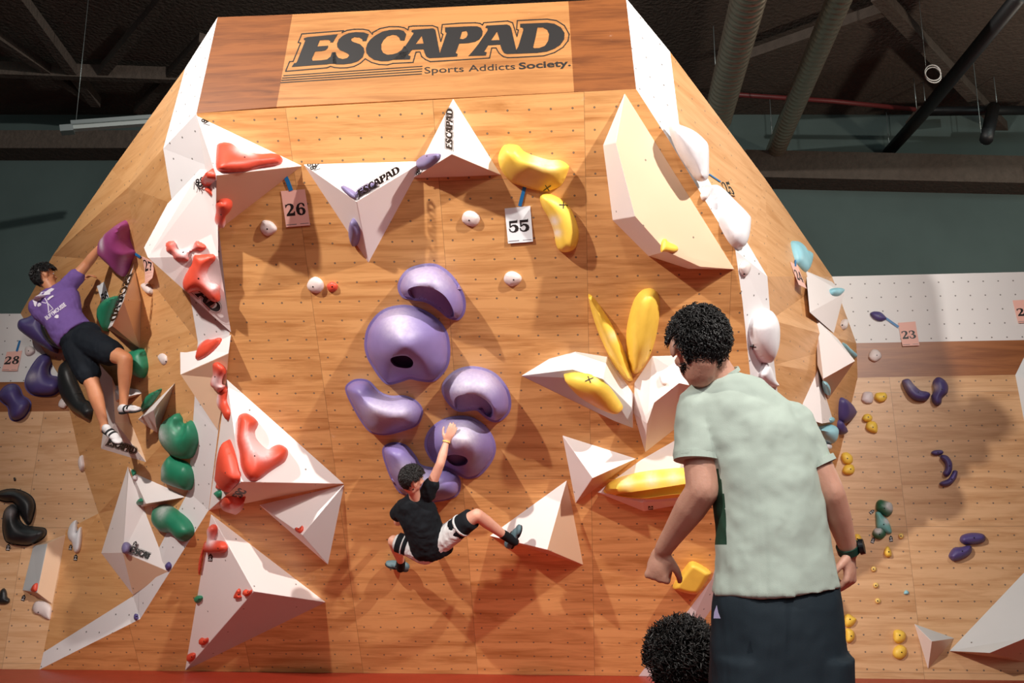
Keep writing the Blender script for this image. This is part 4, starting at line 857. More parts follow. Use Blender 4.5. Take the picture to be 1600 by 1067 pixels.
def card(label, q, num, mat, pl=None, dig=(.08, .36, .92, .70), name='number_card', lines=True, bow=.01):
    """q: TL TR BR BL pixels"""
    cx = sum(p[0] for p in q) / 4; cy = sum(p[1] for p in q) / 4; pl = pl or splane(cx, cy)
    Q = [pl.hit(*p) for p in q]
    mp = lambda a, b, h_=.0: (Q[0] * (1 - a) + Q[1] * a) * (1 - b) + (Q[3] * (1 - a) + Q[2] * a) * b + pl.n * (.003 + h_ + bow * b * b)
    N = 6; vs, fs = [], []
    for k in range(N + 1):
        for a in (0, 1): vs.append(mp(a, k / N))
        for a in (0, 1): vs.append(mp(a, k / N, .0015))
        if k:
            b = 4 * k; a_ = b - 4
            fs += [(a_ + 2, a_ + 3, b + 3, b + 2), (a_, b, b + 1, a_ + 1), (a_, a_ + 2, b + 2, b), (a_ + 1, b + 1, b + 3, a_ + 3)]
    fs += [(0, 1, 3, 2), (4 * N, 4 * N + 2, 4 * N + 3, 4 * N + 1)]
    o = mesh_obj(name, vs, fs, mat); fix(o.data)
    c = Q[0].lerp(Q[2], .5); o.data.transform(Matrix.Translation(-c)); o.location = c
    tag(o, label, 'number card')
    x0, y0, x1, y1 = dig; n = len(num); wd = (x1 - x0) / n
    for i, ch in enumerate(num):
        out, hs = DG[ch]; f2 = lambda x, y: mp(x0 + (i + x * 1.04) * wd, y1 - y * (y1 - y0), .0018)
        flat('digit', [([p for p in out], [list(h_) for h_ in hs])], INK, pl, parent=o, mapf=f2, off=0, thick=.0008)
    if lines:
        flat('fine_print', [([(.03, .93), (.45, .93), (.45, .95), (.03, .95)], []), ([(.6, .93), (.95, .93), (.95, .945), (.6, .945)], [])], plain('ink_grey', (120, 112, 116), .6), pl, parent=o, mapf=lambda x, y: mp(x, y, .0018), off=0, thick=.0005)
    return o
def tape(label, a, b, w_, pl=None, pts=None):
    P_ = pts or [a, b]; cx, cy = (P_[0][0] + P_[-1][0]) / 2, (P_[0][1] + P_[-1][1]) / 2
    pls = [pl or splane(*p) for p in P_]
    vs, fs = [], []
    for i, p in enumerate(P_):
        a_ = np.array(P_[max(0, i - 1)], float); b_ = np.array(P_[min(len(P_) - 1, i + 1)], float); d = (b_ - a_); d /= np.linalg.norm(d); q = np.array((-d[1], d[0])) * w_ / 2
        for s_ in (1, -1):
            vs.append(pls[i].hit(p[0] + s_ * q[0], p[1] + s_ * q[1], .006))
        if i: n = len(vs); fs.append((n - 4, n - 3, n - 1, n - 2))
    o = mesh_obj('tape_strip', vs, fs, TAPE); c = sum(vs, Vector()) / len(vs); o.data.transform(Matrix.Translation(-c)); o.location = c
    md = o.modifiers.new('t', 'SOLIDIFY'); md.thickness = .0012
    tag(o, label, 'tape'); return o
card('pink card printed 26 taped to the upper left of the tall board', [(439, 298.5), (476.5, 295.5), (485.5, 351), (448, 354)], '26', PINK, M)
card('white card printed 55 taped under the broad yellow hold', [(788.5, 325.5), (828.5, 321.5), (833, 376.5), (794, 379.5)], '55', WHT, M)
card('pink card printed 27 curling off the boards beside the tall lettered volume', [(222, 400), (238, 408), (248, 432), (236, 443)], '27', PINK, None, (.05, .1, .95, .55), lines=False, bow=.05)
card('white card printed 56 behind the green round hold', [(152, 447), (163, 440), (174, 470), (163, 478)], '56', WHT, None, (.1, .45, .98, .9), lines=False)
card('pink card printed 28 on the white band of the left wall', [(11, 550), (35, 548), (28, 580), (4, 580)], '28', PINK, LB, (.0, .25, .98, .66))
card('pink card printed 23 on the white band of the right wall', [(1403, 504.5), (1430, 502.5), (1436, 540.5), (1409.5, 541.5)], '23', PINK, RB)
card('pink card printed with a 2 cut by the right side of the photo', [(1582, 469.5), (1612, 468), (1618, 504), (1590, 505.5)], '27', PINK, RB)
card('card printed 24 seen edge-on below the light blue kite hold', [(1234, 409), (1246, 415), (1258, 452), (1246, 446)], '24', PINK, None, (.1, .3, .95, .75), lines=False)
card('card printed 25 seen edge-on right of the long white holds', [(1125, 285), (1139, 284), (1148, 307), (1136, 306)], '25', plain('card_wood', (206, 160, 110), .6), None, (.0, .0, .95, .95), lines=False)
tape('bent blue tape strip from the long red hold down to the card 26', None, None, 6.5, M, [(436, 256), (443, 270), (449, 282), (455, 298)])
tape('straight blue tape strip from the broad yellow hold down to the card 55', (820, 291.5), (812, 322), 5.5, M)
tape('short blue tape strip between the magenta hold and the card 27', (211, 396.5), (219.5, 402), 4)
tape('blue tape strip above the card 28', (31, 532), (26, 549), 3, LB)
tape('blue tape strip from the violet leaf hold to the card 23', (1384, 497), (1404, 511), 3.5, RB)
tape('dark tape strip above the card 24', (1243, 406), (1243, 416), 2.5)
tape('dark thin tape strip leading to the card 25', (1108, 272), (1126, 284), 1.8)
# small dark tags with white marks
def dtag(label, cx, cy, s, ang, pl=None):
    pl = pl or splane(cx, cy); ca, sa = math.cos(ang), math.sin(ang); mp = lambda x, y: (cx + s * (x * ca - y * sa), cy + s * (x * sa + y * ca))
    o = flat('route_tag', [([mp(-.5, .9), mp(-.5, -.4), mp(0, -.95), mp(.5, -.4), mp(.5, .9)], [])], INK, pl, off=.001, thick=.002)
    c = pl.hit(cx, cy); o.data.transform(Matrix.Translation(-c)); o.location = c
    flat('tag_print', [([mp(-.3, -.2), mp(-.12, -.45), mp(-.05, -.15)], []), ([mp(.3, -.2), mp(.12, -.45), mp(.05, -.15)], []), ([mp(-.12, .05), mp(.12, .05), mp(.12, .3), mp(-.12, .3)], []), ([mp(-.4, .5), mp(.4, .42), mp(.4, .6), mp(-.4, .68)], [])], INKW, pl, parent=o, off=.0035, thick=.0005)
    tag(o, label, 'route tag'); return o
dtag('black arrow-shaped tag with white marks on the flat plate volume', 1016.5, 789, 7.5, 0)
dtag('black arrow-shaped tag under the L-shaped red hold of the lowest volume', 329, 871, 6.5, .05)
dtag('black arrow-shaped tag under the interlocked black holds', 13, 855, 6, .15, LB)
dtag('black arrow-shaped tag left of the forked white hold', 110.5, 855, 5, .15)
dtag('black arrow-shaped tag under the forked white hold', 118.5, 871, 5.5, .15)
dtag('black arrow-shaped tag under the lowest big green hold', 272, 842, 5.5, .15)
dtag('black arrow-shaped tag over the lettering of the tall two-sided volume', 211, 850, 5.5, .4)
dtag('black arrow-shaped tag at the foot of the narrow ridge volume', 37, 934, 5.5, .3, LB)
dtag('black tag beside the tiny green chip on the triangular volume', 204, 751, 5, .2)
dtag('black arrow-shaped tag left of the upper dark green hold', 1362.5, 799.5, 5, .9, RB)
dtag('black arrow-shaped tag left of the lower dark green hold', 1364, 844, 5.5, .35, RB)
dtag('black arrow-shaped tag right of the lower dark green hold', 1392, 841.5, 5.5, -.1, RB)
# ---------- ducts, pipes and beams under the roof ----------
def tube(name, pts, r, mat, seg=16, parent=None, rings=0, ringr=1.06, taper=None):
    vs, fs = [], []
    P_ = [Vector(p) for p in pts]; path = []
    if rings:
        L = sum((P_[i + 1] - P_[i]).length for i in range(len(P_) - 1)); 
        for i in range(len(P_) - 1):
            n = max(2, int(rings * (P_[i + 1] - P_[i]).length / L))
            for k_ in range(n):
                for dt, rr in ((0, 1), (.3, 1), (.4, ringr), (.5, ringr), (.6, 1)): path.append((P_[i].lerp(P_[i + 1], (k_ + dt) / n), r * rr))
        path.append((P_[-1], r))
    else: path = [(p, r if taper is None else r * taper[i]) for i, p in enumerate(P_)]
    up = None
    for i, (p, rr) in enumerate(path):
        a = path[max(0, i - 1)][0]; b = path[min(len(path) - 1, i + 1)][0]; d = (b - a).normalized()
        if up is None: up = d.orthogonal().normalized()
        s_ = (up - d * up.dot(d)).normalized(); t_ = d.cross(s_); up = s_
        for k_ in range(seg):
            an = 2 * math.pi * k_ / seg; vs.append(p + s_ * rr * math.cos(an) + t_ * rr * math.sin(an))
        if i:
            o = (i - 1) * seg
            fs += [(o + k_, o + (k_ + 1) % seg, o + seg + (k_ + 1) % seg, o + seg + k_) for k_ in range(seg)]
    fs += [tuple(range(seg))[::-1], tuple(range(len(vs) - seg, len(vs)))]
    return mesh_obj(name, vs, fs, mat, parent, smooth=True)
duct = plain('galvanised_duct', (196, 184, 166), .38, .9, bump=.1, bscale=8)
dblack = plain('pipe_black', (22, 24, 26), .5)
def roofpt(px, py, z): d = ray(px, py); return CAM + d * ((z - CAM.z) / d.z)
o = tube('spiral_duct', [roofpt(1192, -90, 7.0), roofpt(1120, 190, 7.0)], .19, duct, 24, rings=36, ringr=1.05); tag(o, 'thick corrugated metal air duct right of the climbing tower', 'air duct')
o = tube('spiral_duct', [roofpt(1352, -100, 7.2), roofpt(1194, 278, 7.2)], .145, duct, 24, rings=60, ringr=1.03); tag(o, 'thin shiny spiral air duct between the thick one and the black pipe', 'air duct')
o = tube('black_pipe', [roofpt(1592, -5, 7.3), roofpt(1440, 180, 7.3), roofpt(1388, 238, 7.3)], .09, dblack, 12); tag(o, 'black pipe slanting down the ceiling on the right', 'pipe')
o = tube('black_pipe', [roofpt(1444, 174, 7.55), roofpt(1640, 172, 7.55)], .07, dblack, 12); tag(o, 'black horizontal pipe reaching the right side of the photo', 'pipe')
o = tube('red_pipe', [roofpt(1120, 146, 7.5), roofpt(1300, 158, 7.5), roofpt(1430, 171, 7.5)], .035, plain('pipe_red', (96, 32, 32), .5), 10); tag(o, 'thin dark red sprinkler pipe crossing behind the ducts', 'pipe')
o = tube('black_lamp_housing', [roofpt(1552, 168, 7.5), roofpt(1546, 196, 7.0), roofpt(1541, 218, 6.7)], .09, dblack, 14); tag(o, 'black cylindrical lamp hanging from the black pipe', 'lamp')
# coil of cable
c0 = roofpt(1457, 112, 7.0); pts = []
for k_ in range(41):
    a = 2 * math.pi * k_ / 20; pts.append(c0 + Vector((.1 * math.cos(a) + .012 * k_ / 20, .02 * k_ / 20, .1 * math.sin(a) - .02 * k_ / 20)))
o = tube('cable_coil', pts, .008, plain('cable_white', (215, 210, 205), .5), 6); tag(o, 'small loop of white cable hanging under the ceiling', 'cable')
# batten lamp on the left
g = plain('batten_metal', (150, 160, 160), .4, .6)
a, b = W(112, 195, 11.0), W(262, 184, 11.3)
root = empty('batten_lamp', a); tag(root, 'long grey batten lamp hanging left of the climbing tower', 'lamp')
def beam(name, a, b, w_, h_, mat, parent=None):
    d = (b - a).normalized(); s_ = d.cross(Vector((0, 0, 1))).normalized() * w_ / 2; t_ = s_.cross(d).normalized() * h_ / 2
    vs = [p + s_ * i + t_ * j for p in (a, b) for i, j in ((-1, -1), (1, -1), (1, 1), (-1, 1))]
    return mesh_obj(name, vs, [(0, 1, 2, 3), (7, 6, 5, 4), (0, 4, 5, 1), (1, 5, 6, 2), (2, 6, 7, 3), (3, 7, 4, 0)], mat, parent)
beam('housing', a, b, .16, .05, g, root); beam('diffuser', a - ZV * .05, b - ZV * .05, .09, .05, plain('batten_diffuser', (170, 180, 178), .3), root)
beam('end_cap', a - (b - a).normalized() * .12 - ZV * .06, a + (b - a).normalized() * .03 - ZV * .06, .14, .08, g, root)
# roof beams and bracing
def sb(label, a, b, w_=.16, h_=.2, z=7.8, name='roof_brace'):
    o = beam(name, roofpt(*a, z), roofpt(*b, z), w_, h_, spray); 
    bm = bmesh.new(); bm.from_mesh(o.data); bmesh.ops.subdivide_edges(bm, edges=bm.edges, cuts=1); bm.to_mesh(o.data); bm.free()
    if name == 'roof_brace': tag(o, label, 'roof beam')
    return o
sb('insulated roof brace running from the top right towards the black pipe', (1370, -10), (1600, 235), .16, .16)
sb('insulated roof brace between the two ducts', (1150, 95), (1400, 8), .14, .14)
sb('insulated roof brace dropping from the junction of the black pipes', (1440, 172), (1385, 242), .1, .14)
sb('dark roof brace in the top left corner running down right', (25, -10), (150, 160), .14, .16)
sb('dark roof brace running down left to the wire of the batten lamp', (262, -10), (160, 112), .12, .14)
sb('dark horizontal roof beam on the left, above the batten lamp', (-20, 108), (282, 118), .12, .2)
sb('dark roof brace reaching down towards the batten lamp from the left', (-10, 52), (150, 160), .12, .14)
sb('dark roof brace meeting the white edge strip of the tower', (215, 172), (318, 60), .12, .14)
struct(beam('trim_3', Vector((1.5, 14.35, 7.0)), Vector((11.9, 14.35, 6.75)), .5, .45, spray)); struct(beam('trim_4', Vector((-11.9, 14.35, 7.35)), Vector((-1.5, 14.35, 7.35)), .5, .3, spray))

def hanger(o, p, r_=.006):
    h_ = tube('hanger', [p, Vector((p.x, p.y, 8.0))], r_, g, 6); h_.parent = o; h_.matrix_parent_inverse = parent_world0(o).inverted()
def parent_world0(p):
    return p.matrix_basis if p.parent is None else parent_world0(p.parent) @ p.matrix_parent_inverse @ p.matrix_basis
for o in [o for o in COL.objects if o.parent is None]:
    n = o.name.split('.')[0]
    if n in ('spiral_duct', 'black_pipe', 'red_pipe', 'black_lamp_housing', 'cable_coil'):
        vs_ = [v.co for v in o.data.vertices]; k0, k1 = vs_[len(vs_) // 5], vs_[4 * len(vs_) // 5]
        for q_ in ((k0, k1) if n != 'cable_coil' else (k0,)): hanger(o, o.matrix_basis @ q_.copy(), .003 if n == 'cable_coil' else .006)
hanger(root, a + (b - a) * .04, .004)
# ---------- people ----------
def skin_mat(name, col, rough=.5):
    if name in _mats: return _mats[name]
    t = NT(name); t.b.inputs['Roughness'].default_value = rough; t.b.inputs['Subsurface Weight'].default_value = .08; t.b.inputs['Subsurface Scale'].default_value = .02
    tc = t.add('ShaderNodeTexCoord'); n = t.add('ShaderNodeTexNoise', i_Scale=14.0, i_Detail=6.0); t.lk(tc.outputs['Object'], n.inputs['Vector'])
    c = lin(col); t.lk(t.mix(n.outputs[0], (c[0] * .86, c[1] * .74, c[2] * .7, 1), (min(1, c[0] * 1.1), c[1] * 1.12, c[2] * 1.15, 1)), t.b.inputs['Base Color'])
    n2 = t.add('ShaderNodeTexNoise', i_Scale=160.0, i_Detail=3.0); t.lk(tc.outputs['Object'], n2.inputs['Vector'])
    b = t.add('ShaderNodeBump', i_Strength=.15, i_Distance=.004); t.lk(n2.outputs[0], b.inputs['Height']); t.lk(b.outputs[0], t.b.inputs['Normal'])
    _mats[name] = t.m; return t.m
def cloth_mat(name, col, rough=.85, fold=.5, fscale=7, weave=0, col2=None, side=None):
    if name in _mats: return _mats[name]
    t = NT(name); t.b.inputs['Roughness'].default_value = rough; t.b.inputs['Sheen Weight'].default_value = .0; t.b.inputs['Specular IOR Level'].default_value = .2
    tc = t.add('ShaderNodeTexCoord'); n = t.add('ShaderNodeTexNoise', i_Scale=3.0, i_Detail=4.0); t.lk(tc.outputs['Object'], n.inputs['Vector'])
    c = lin(col); col_ = t.mix(n.outputs[0], tuple(x * .92 for x in c[:3]) + (1,), tuple(min(1, x * 1.06) for x in c[:3]) + (1,))
    if col2:
        n3 = t.add('ShaderNodeTexNoise', i_Scale=22.0, i_Detail=5.0, i_Distortion=2.5); t.lk(tc.outputs['Object'], n3.inputs['Vector'])
        r = t.add('ShaderNodeMapRange', i_1=.5, i_2=.6); t.lk(n3.outputs[0], r.inputs[0]); col_ = t.mix(t.math('MULTIPLY', r.outputs[0], .7), col_, lin(col2))
    t.lk(col_, t.b.inputs['Base Color'])
    mp = t.add('ShaderNodeMapping'); mp.inputs['Scale'].default_value = (1, 1, .35); mp.inputs['Rotation'].default_value = (.2, .5, .3); t.lk(tc.outputs['Object'], mp.inputs[0])
    n2 = t.add('ShaderNodeTexNoise', i_Scale=float(fscale), i_Detail=2.5, i_Distortion=1.2); t.lk(mp.outputs[0], n2.inputs['Vector'])
    b = t.add('ShaderNodeBump', i_Strength=fold, i_Distance=.05); t.lk(n2.outputs[0], b.inputs['Height'])
    n5 = t.add('ShaderNodeTexNoise', i_Scale=400.0, i_Detail=1.0); t.lk(tc.outputs['Object'], n5.inputs['Vector'])
    b2 = t.add('ShaderNodeBump', i_Strength=.15, i_Distance=.002); t.lk(n5.outputs[0], b2.inputs['Height']); t.lk(b.outputs[0], b2.inputs['Normal']); t.lk(b2.outputs[0], t.b.inputs['Normal'])
    _mats[name] = t.m; return t.m
def cap_bm(bm, a, ra, b, rb, seg=14):
    a, b = Vector(a), Vector(b); d = b - a; L = d.length
    if L > 1e-5:
        M4 = Matrix.Translation((a + b) / 2) @ d.to_track_quat('Z', 'Y').to_matrix().to_4x4()
        bmesh.ops.create_cone(bm, cap_ends=True, segments=seg, radius1=ra, radius2=rb, depth=L, matrix=M4)
    for p, r_ in ((a, ra), (b, rb)): bmesh.ops.create_icosphere(bm, subdivisions=2, radius=r_, matrix=Matrix.Translation(p))
def cone_bm(bm, a, ra, b, rb, seg=24):
    a, b = Vector(a), Vector(b); d = b - a
    bmesh.ops.create_cone(bm, cap_ends=True, segments=seg, radius1=ra, radius2=rb, depth=d.length, matrix=Matrix.Translation((a + b) / 2) @ d.to_track_quat('Z', 'Y').to_matrix().to_4x4())
    bmesh.ops.create_icosphere(bm, subdivisions=2, radius=ra, matrix=Matrix.Translation(a))
def ell_bm(bm, c, rad, rot=None):
    R = rot.to_matrix().to_4x4() if rot else Matrix.Identity(4)
    bmesh.ops.create_icosphere(bm, subdivisions=3, radius=1, matrix=Matrix.Translation(Vector(c)) @ R @ Matrix.Diagonal((*rad, 1)))
def loft_bm(bm, rings, seg=28):
    """rings: (centre, half-width vector, half-depth vector)"""
    vv = []
    for c, a, b in rings:
        vv.append([bm.verts.new(Vector(c) + Vector(a) * math.cos(2 * math.pi * k / seg) + Vector(b) * math.sin(2 * math.pi * k / seg)) for k in range(seg)])
    for i in range(len(vv) - 1):
        for k in range(seg): bm.faces.new((vv[i][k], vv[i][(k + 1) % seg], vv[i + 1][(k + 1) % seg], vv[i + 1][k]))
    bm.faces.new(vv[0][::-1]); bm.faces.new(vv[-1])
def chain(bm, pts):
    """pts: [(point, radius), ...]"""
    for (a, ra), (b, rb) in zip(pts[:-1], pts[1:]): cap_bm(bm, a, ra, b, rb)
def blob(name, bm, voxel, mat, parent, smooth=6, disp=None, cutz=None, origin=None):
    bmesh.ops.recalc_face_normals(bm, faces=bm.faces)
    me = bpy.data.meshes.new(name); bm.to_mesh(me); bm.free()
    tmp = bpy.data.objects.new('tmp', me); COL.objects.link(tmp)
    r_ = tmp.modifiers.new('r', 'REMESH'); r_.mode = 'VOXEL'; r_.voxel_size = voxel; r_.use_smooth_shade = True
    s_ = tmp.modifiers.new('s', 'SMOOTH'); s_.factor = .5; s_.iterations = smooth
    if disp:
        for i_, (sc, stn) in enumerate(disp):
            tx = bpy.data.textures.new('fold', 'CLOUDS'); tx.noise_scale = sc; tx.noise_depth = 2
            d_ = tmp.modifiers.new('d', 'DISPLACE'); d_.texture = tx; d_.strength = stn; d_.texture_coords = 'GLOBAL'; d_.mid_level = .5
    dg = bpy.context.evaluated_depsgraph_get(); m2 = bpy.data.meshes.new_from_object(tmp.evaluated_get(dg)); m2.name = name
    bpy.data.objects.remove(tmp); m2.materials.clear()
    o = finish(name, m2, mat, None, smooth=True)
    if parent is not None:
        o.parent = parent; o.matrix_parent_inverse = Matrix.Translation(-parent.location)
    return o
def basis(fwd, up):
    f_ = Vector(fwd).normalized(); u_ = Vector(up); u_ = (u_ - f_ * u_.dot(f_)).normalized(); r_ = f_.cross(u_)
    return Matrix((r_, f_, u_)).transposed()      # columns right, forward, up
def head_bm(bm, c, B, s=1.0):
    """c: centre of the skull; B: columns right/forward/up"""
    P_ = lambda x, y, z: Vector(c) + B @ Vector((x, y, z)) * s
    q = B.to_quaternion()
    ell_bm(bm, P_(0, -.005, .015), (.076 * s, .096 * s, .098 * s), q)
    ell_bm(bm, P_(0, .035, -.045), (.058 * s, .058 * s, .07 * s), q)
    ell_bm(bm, P_(0, .062, -.095), (.026 * s, .025 * s, .022 * s), q)          # chin
    chain(bm, [(P_(0, .094, .0), .009 * s), (P_(0, .112, -.032), .013 * s)])     # nose
    for sg in (-1, 1):
        ell_bm(bm, P_(sg * .012, .104, -.034), (.009 * s, .01 * s, .008 * s), q)
        ell_bm(bm, P_(sg * .031, .082, .022), (.02 * s, .012 * s, .007 * s), q)   # brow
        ell_bm(bm, P_(sg * .043, .068, -.022), (.02 * s, .018 * s, .018 * s), q)  # cheek
        ell_bm(bm, P_(sg * .084, .0, -.015), (.010 * s, .020 * s, .034 * s), q)  # ear
        ell_bm(bm, P_(sg * .084, -.012, -.002), (.006 * s, .010 * s, .026 * s), q)
    ell_bm(bm, P_(0, .092, -.058), (.023 * s, .011 * s, .006 * s), q); ell_bm(bm, P_(0, .090, -.068), (.019 * s, .011 * s, .007 * s), q)
    cap_bm(bm, P_(0, .01, -.09), .05 * s, P_(0, -.02, -.06), .055 * s)
def face_bits(c, B, s, parent):
    P_ = lambda x, y, z: Vector(c) + B @ Vector((x, y, z)) * s
    for sg in (-1, 1):
        bm = bmesh.new(); ell_bm(bm, P_(sg * .031, .084, .004), (.011 * s, .007 * s, .008 * s), B.to_quaternion())
        me = bpy.data.meshes.new('eye'); bm.to_mesh(me); bm.free(); o = finish('eye', me, plain('eye_white', (225, 220, 215), .25), None, True); o.parent = parent; o.matrix_parent_inverse = Matrix.Translation(-parent.location)
        bm = bmesh.new(); ell_bm(bm, P_(sg * .031, .0895, .004), (.005 * s, .003 * s, .005 * s), B.to_quaternion())
        me = bpy.data.meshes.new('iris'); bm.to_mesh(me); bm.free(); o2 = finish('iris', me, plain('iris_brown', (40, 26, 18), .2), None, True); o2.parent = o; o2.matrix_parent_inverse = o.matrix_parent_inverse.copy()
        o2.matrix_parent_inverse = (Matrix.Translation(parent.location) @ o.matrix_parent_inverse).inverted()
def hair(c, B, s, parent, col=(24, 20, 19), n=900, ln=.035, curl=.5, low=-.03, front=.05, rad=(.084, .104, .104), seed=3, thick=.0016, cap=True):
    rnd = random.Random(seed); q = B.to_quaternion()
    mat = plain('hair_%d_%d' % (col[0], int(curl * 10)), col, .45, var=.3, vscale=60, spec=.6)
    vs, fs = [], []
    c = Vector(c)
    def ok(v):   # v local unit direction: keep skull area, free the face and the nape
        z = v.z * rad[2]; y = v.y
        if z > .045: return True
        if abs(v.x) > .60 and z < .006 and y > -.40: return False
        if y > .25 and z < .03: return False
        if y > .55: return False
        lim = low if y < .1 else low + (y - .1) * .16
        return z > lim
    k_ = 0
    while k_ < n:
        v = Vector((rnd.gauss(0, 1), rnd.gauss(0, 1), rnd.gauss(0, 1))).normalized()
        if not ok(v): continue
        k_ += 1
        p = Vector((v.x * rad[0], v.y * rad[1], v.z * rad[2] + .015))
        nrm = Vector((v.x / rad[0], v.y / rad[1], v.z / rad[2])).normalized()
        tan = (Vector((0, .15, -1)) + Vector((rnd.uniform(-1, 1), rnd.uniform(-1, 1), rnd.uniform(-1, 1))) * .9); tan = (tan - nrm * tan.dot(nrm)).normalized(); bt = nrm.cross(tan)
        L = ln * rnd.uniform(.7, 1.3); steps = 6; ph = rnd.uniform(0, 6.3); pts = []
        for i in range(steps):
            t = i / (steps - 1)
            a = ph + t * curl * 9
            pts.append(p + nrm * (L * .45 * math.sin(t * 2.2)) + tan * L * t * .9 + (nrm * math.cos(a) + bt * math.sin(a)) * curl * .012 * t)
        th = thick * rnd.uniform(.8, 1.5)
        w0 = c + B @ (pts[0] * s)
        prev = None
        for i, pp in enumerate(pts):
            d = (pts[min(i + 1, steps - 1)] - pts[max(0, i - 1)]).normalized(); s1 = d.cross(nrm).normalized(); s2 = d.cross(s1)
            tt = th * (1.4 - 1.1 * i / (steps - 1)) * 1.6; ring = []
            for a in (0, 2.1, 4.2): vs.append(c + B @ ((pp + s1 * math.cos(a) * tt + s2 * math.sin(a) * tt) * s)); ring.append(len(vs) - 1)
            if prev: fs += [(prev[j], prev[(j + 1) % 3], ring[(j + 1) % 3], ring[j]) for j in range(3)]
            prev = ring
    # scalp shell under the strands
    bm = bmesh.new(); bmesh.ops.create_icosphere(bm, subdivisions=5, radius=1)
    for f_ in [f_ for f_ in bm.faces if not ok(f_.calc_center_median().normalized())]: bm.faces.remove(f_)
    for v in [v for v in bm.verts if not v.link_faces]: bm.verts.remove(v)
    o0 = len(vs)
    for i, v in enumerate(bm.verts):
        v.index = i; u = v.co.normalized(); nz = 1 + .035 * math.sin(u.x * 17 + seed) * math.cos(u.y * 15) + .03 * math.sin(u.z * 23 + u.x * 9)
        vs.append(c + B @ (Vector((u.x * rad[0] * nz, u.y * rad[1] * nz, u.z * rad[2] * nz + .015)) * s))
    for f_ in bm.faces: fs.append(tuple(o0 + v.index for v in f_.verts))
    bm.free()
    o = mesh_obj('hair', vs, fs, mat, None, smooth=True); o.parent = parent; o.matrix_parent_inverse = Matrix.Translation(-parent.location); return o
def hand_bm(bm, wrist, fw, pn, s=1.0, curl=.5, side=1, spread=.12, thumb=.5):
    """wrist point, fw = towards the fingers, pn = back-of-hand direction, side=+1 thumb on the fw x pn side; curl 0..1"""
    fw = Vector(fw).normalized(); pn = Vector(pn); pn = (pn - fw * pn.dot(fw)).normalized(); sd = fw.cross(pn).normalized() * side
    w_ = Vector(wrist)
    for t in (-.026, -.009, .009, .026):
        cap_bm(bm, w_ + fw * .012 * s + sd * t * .7 * s, .0125 * s, w_ + fw * .082 * s + sd * t * s, .0105 * s, 10)
    ell_bm(bm, w_ + fw * .045 * s, (.036 * s, .045 * s, .015 * s), Matrix((sd, fw, sd.cross(fw))).transposed().to_quaternion())
    lens = (.070, .078, .073, .057)
    for i, t in enumerate((.030, .010, -.010, -.029)):
        p = w_ + fw * (.086 - abs(i - 1) * .003) * s + sd * t * s; d = (fw + sd * (t * spread * 18)).normalized(); ang = 0; L = lens[i] * s; pts = [(p, .0092 * s)]
        for j, fr in enumerate((.45, .32, .23)):
            ang += curl * (1.35 if j < 2 else .9) * (1 + .08 * i)
            dd = (d * math.cos(ang) - pn * math.sin(ang)).normalized(); p = p + dd * L * fr; pts.append((p, (.0088, .008, .007)[j] * s))
        chain(bm, pts)
    p = w_ + fw * .022 * s + sd * .026 * s; pts = [(p, .014 * s)]
    for j, L in enumerate((.034, .030, .024)):
        d = (fw * (.75 + .1 * j) + sd * (.75 - .45 * j * thumb * 1.4) - pn * (.35 + .35 * j * curl)).normalized(); p = p + d * L * s; pts.append((p, (.0115, .0100, .0085)[j] * s))
    chain(bm, pts)
SK1 = skin_mat('skin_fair', (222, 170, 146)); SK2 = skin_mat('skin_tan', (196, 136, 98))
def person(label, loc):
    r_ = empty('person', loc); tag(r_, label, 'person'); return r_
def solid(name, bm, mat, parent, smooth=True, sub=0):
    bmesh.ops.recalc_face_normals(bm, faces=bm.faces); me = bpy.data.meshes.new(name); bm.to_mesh(me); bm.free()
    o = finish(name, me, mat, None, smooth); o.parent = parent; o.matrix_parent_inverse = Matrix.Translation(-parent.location)
    return o
def sub(o, parent):  # re-hang o (world-built) under a part of a person
    o.parent = parent; o.matrix_parent_inverse = parent_world(parent).inverted()
def parent_world(p):
    m_ = Matrix.Translation(p.location) if p.parent is None else parent_world(p.parent) @ p.matrix_parent_inverse @ p.matrix_basis
    return m_

# ===== the standing man seen from behind =====
YM = 2.76
man = person('standing man seen from behind in a pale green t-shirt and dark navy shorts', onfloor(1215, 1600) * 0 + Vector((W(1215, 1000, YM).x, YM, 0)))
hb = W(1092, 540, 2.75); Bm = basis((-.10, .94, -.32), (.02, .34, .94))
bm = bmesh.new(); head_bm(bm, hb, Bm, .93)
nk0 = W(1102, 560, 2.775); nk1 = W(1128, 607, 2.79); cap_bm(bm, nk0, .056, nk1, .064)
# upper trunk under the shirt
cap_bm(bm, W(1140, 640, 2.80), .10, W(1200, 860, 2.78), .11); cap_bm(bm, W(1095, 640, 2.79), .06, W(1235, 660, 2.79), .06)
# left arm
Lsh, Lel, Lwr = W(1090, 640, 2.79), W(1098, 765, 2.76), W(1037, 857, 2.90)
chain(bm, [(Lsh, .056), (Lsh.lerp(Lel, .5), .052), (Lel, .047), (Lel.lerp(Lwr, .3), .046), (Lel.lerp(Lwr, .75), .033), (Lwr, .027)])
hand_bm(bm, Lwr + (Lwr - Lel).normalized() * .008, W(1022, 925, 2.93) - Lwr, Vector((-.25, -1, .15)), 1.02, .98, -1, .02)
# right arm
Rsh, Rel, Rwr = W(1243, 662, 2.79), W(1298, 770, 2.76), W(1327, 862, 2.86)
chain(bm, [(Rsh, .056), (Rsh.lerp(Rel, .5), .046), (Rel, .040), (Rel.lerp(Rwr, .35), .038), (Rel.lerp(Rwr, .8), .029), (Rwr, .026)])
hand_bm(bm, Rwr, W(1329, 935, 2.85) - Rwr, Vector((.75, -.6, .1)), .98, .55, 1, .05)
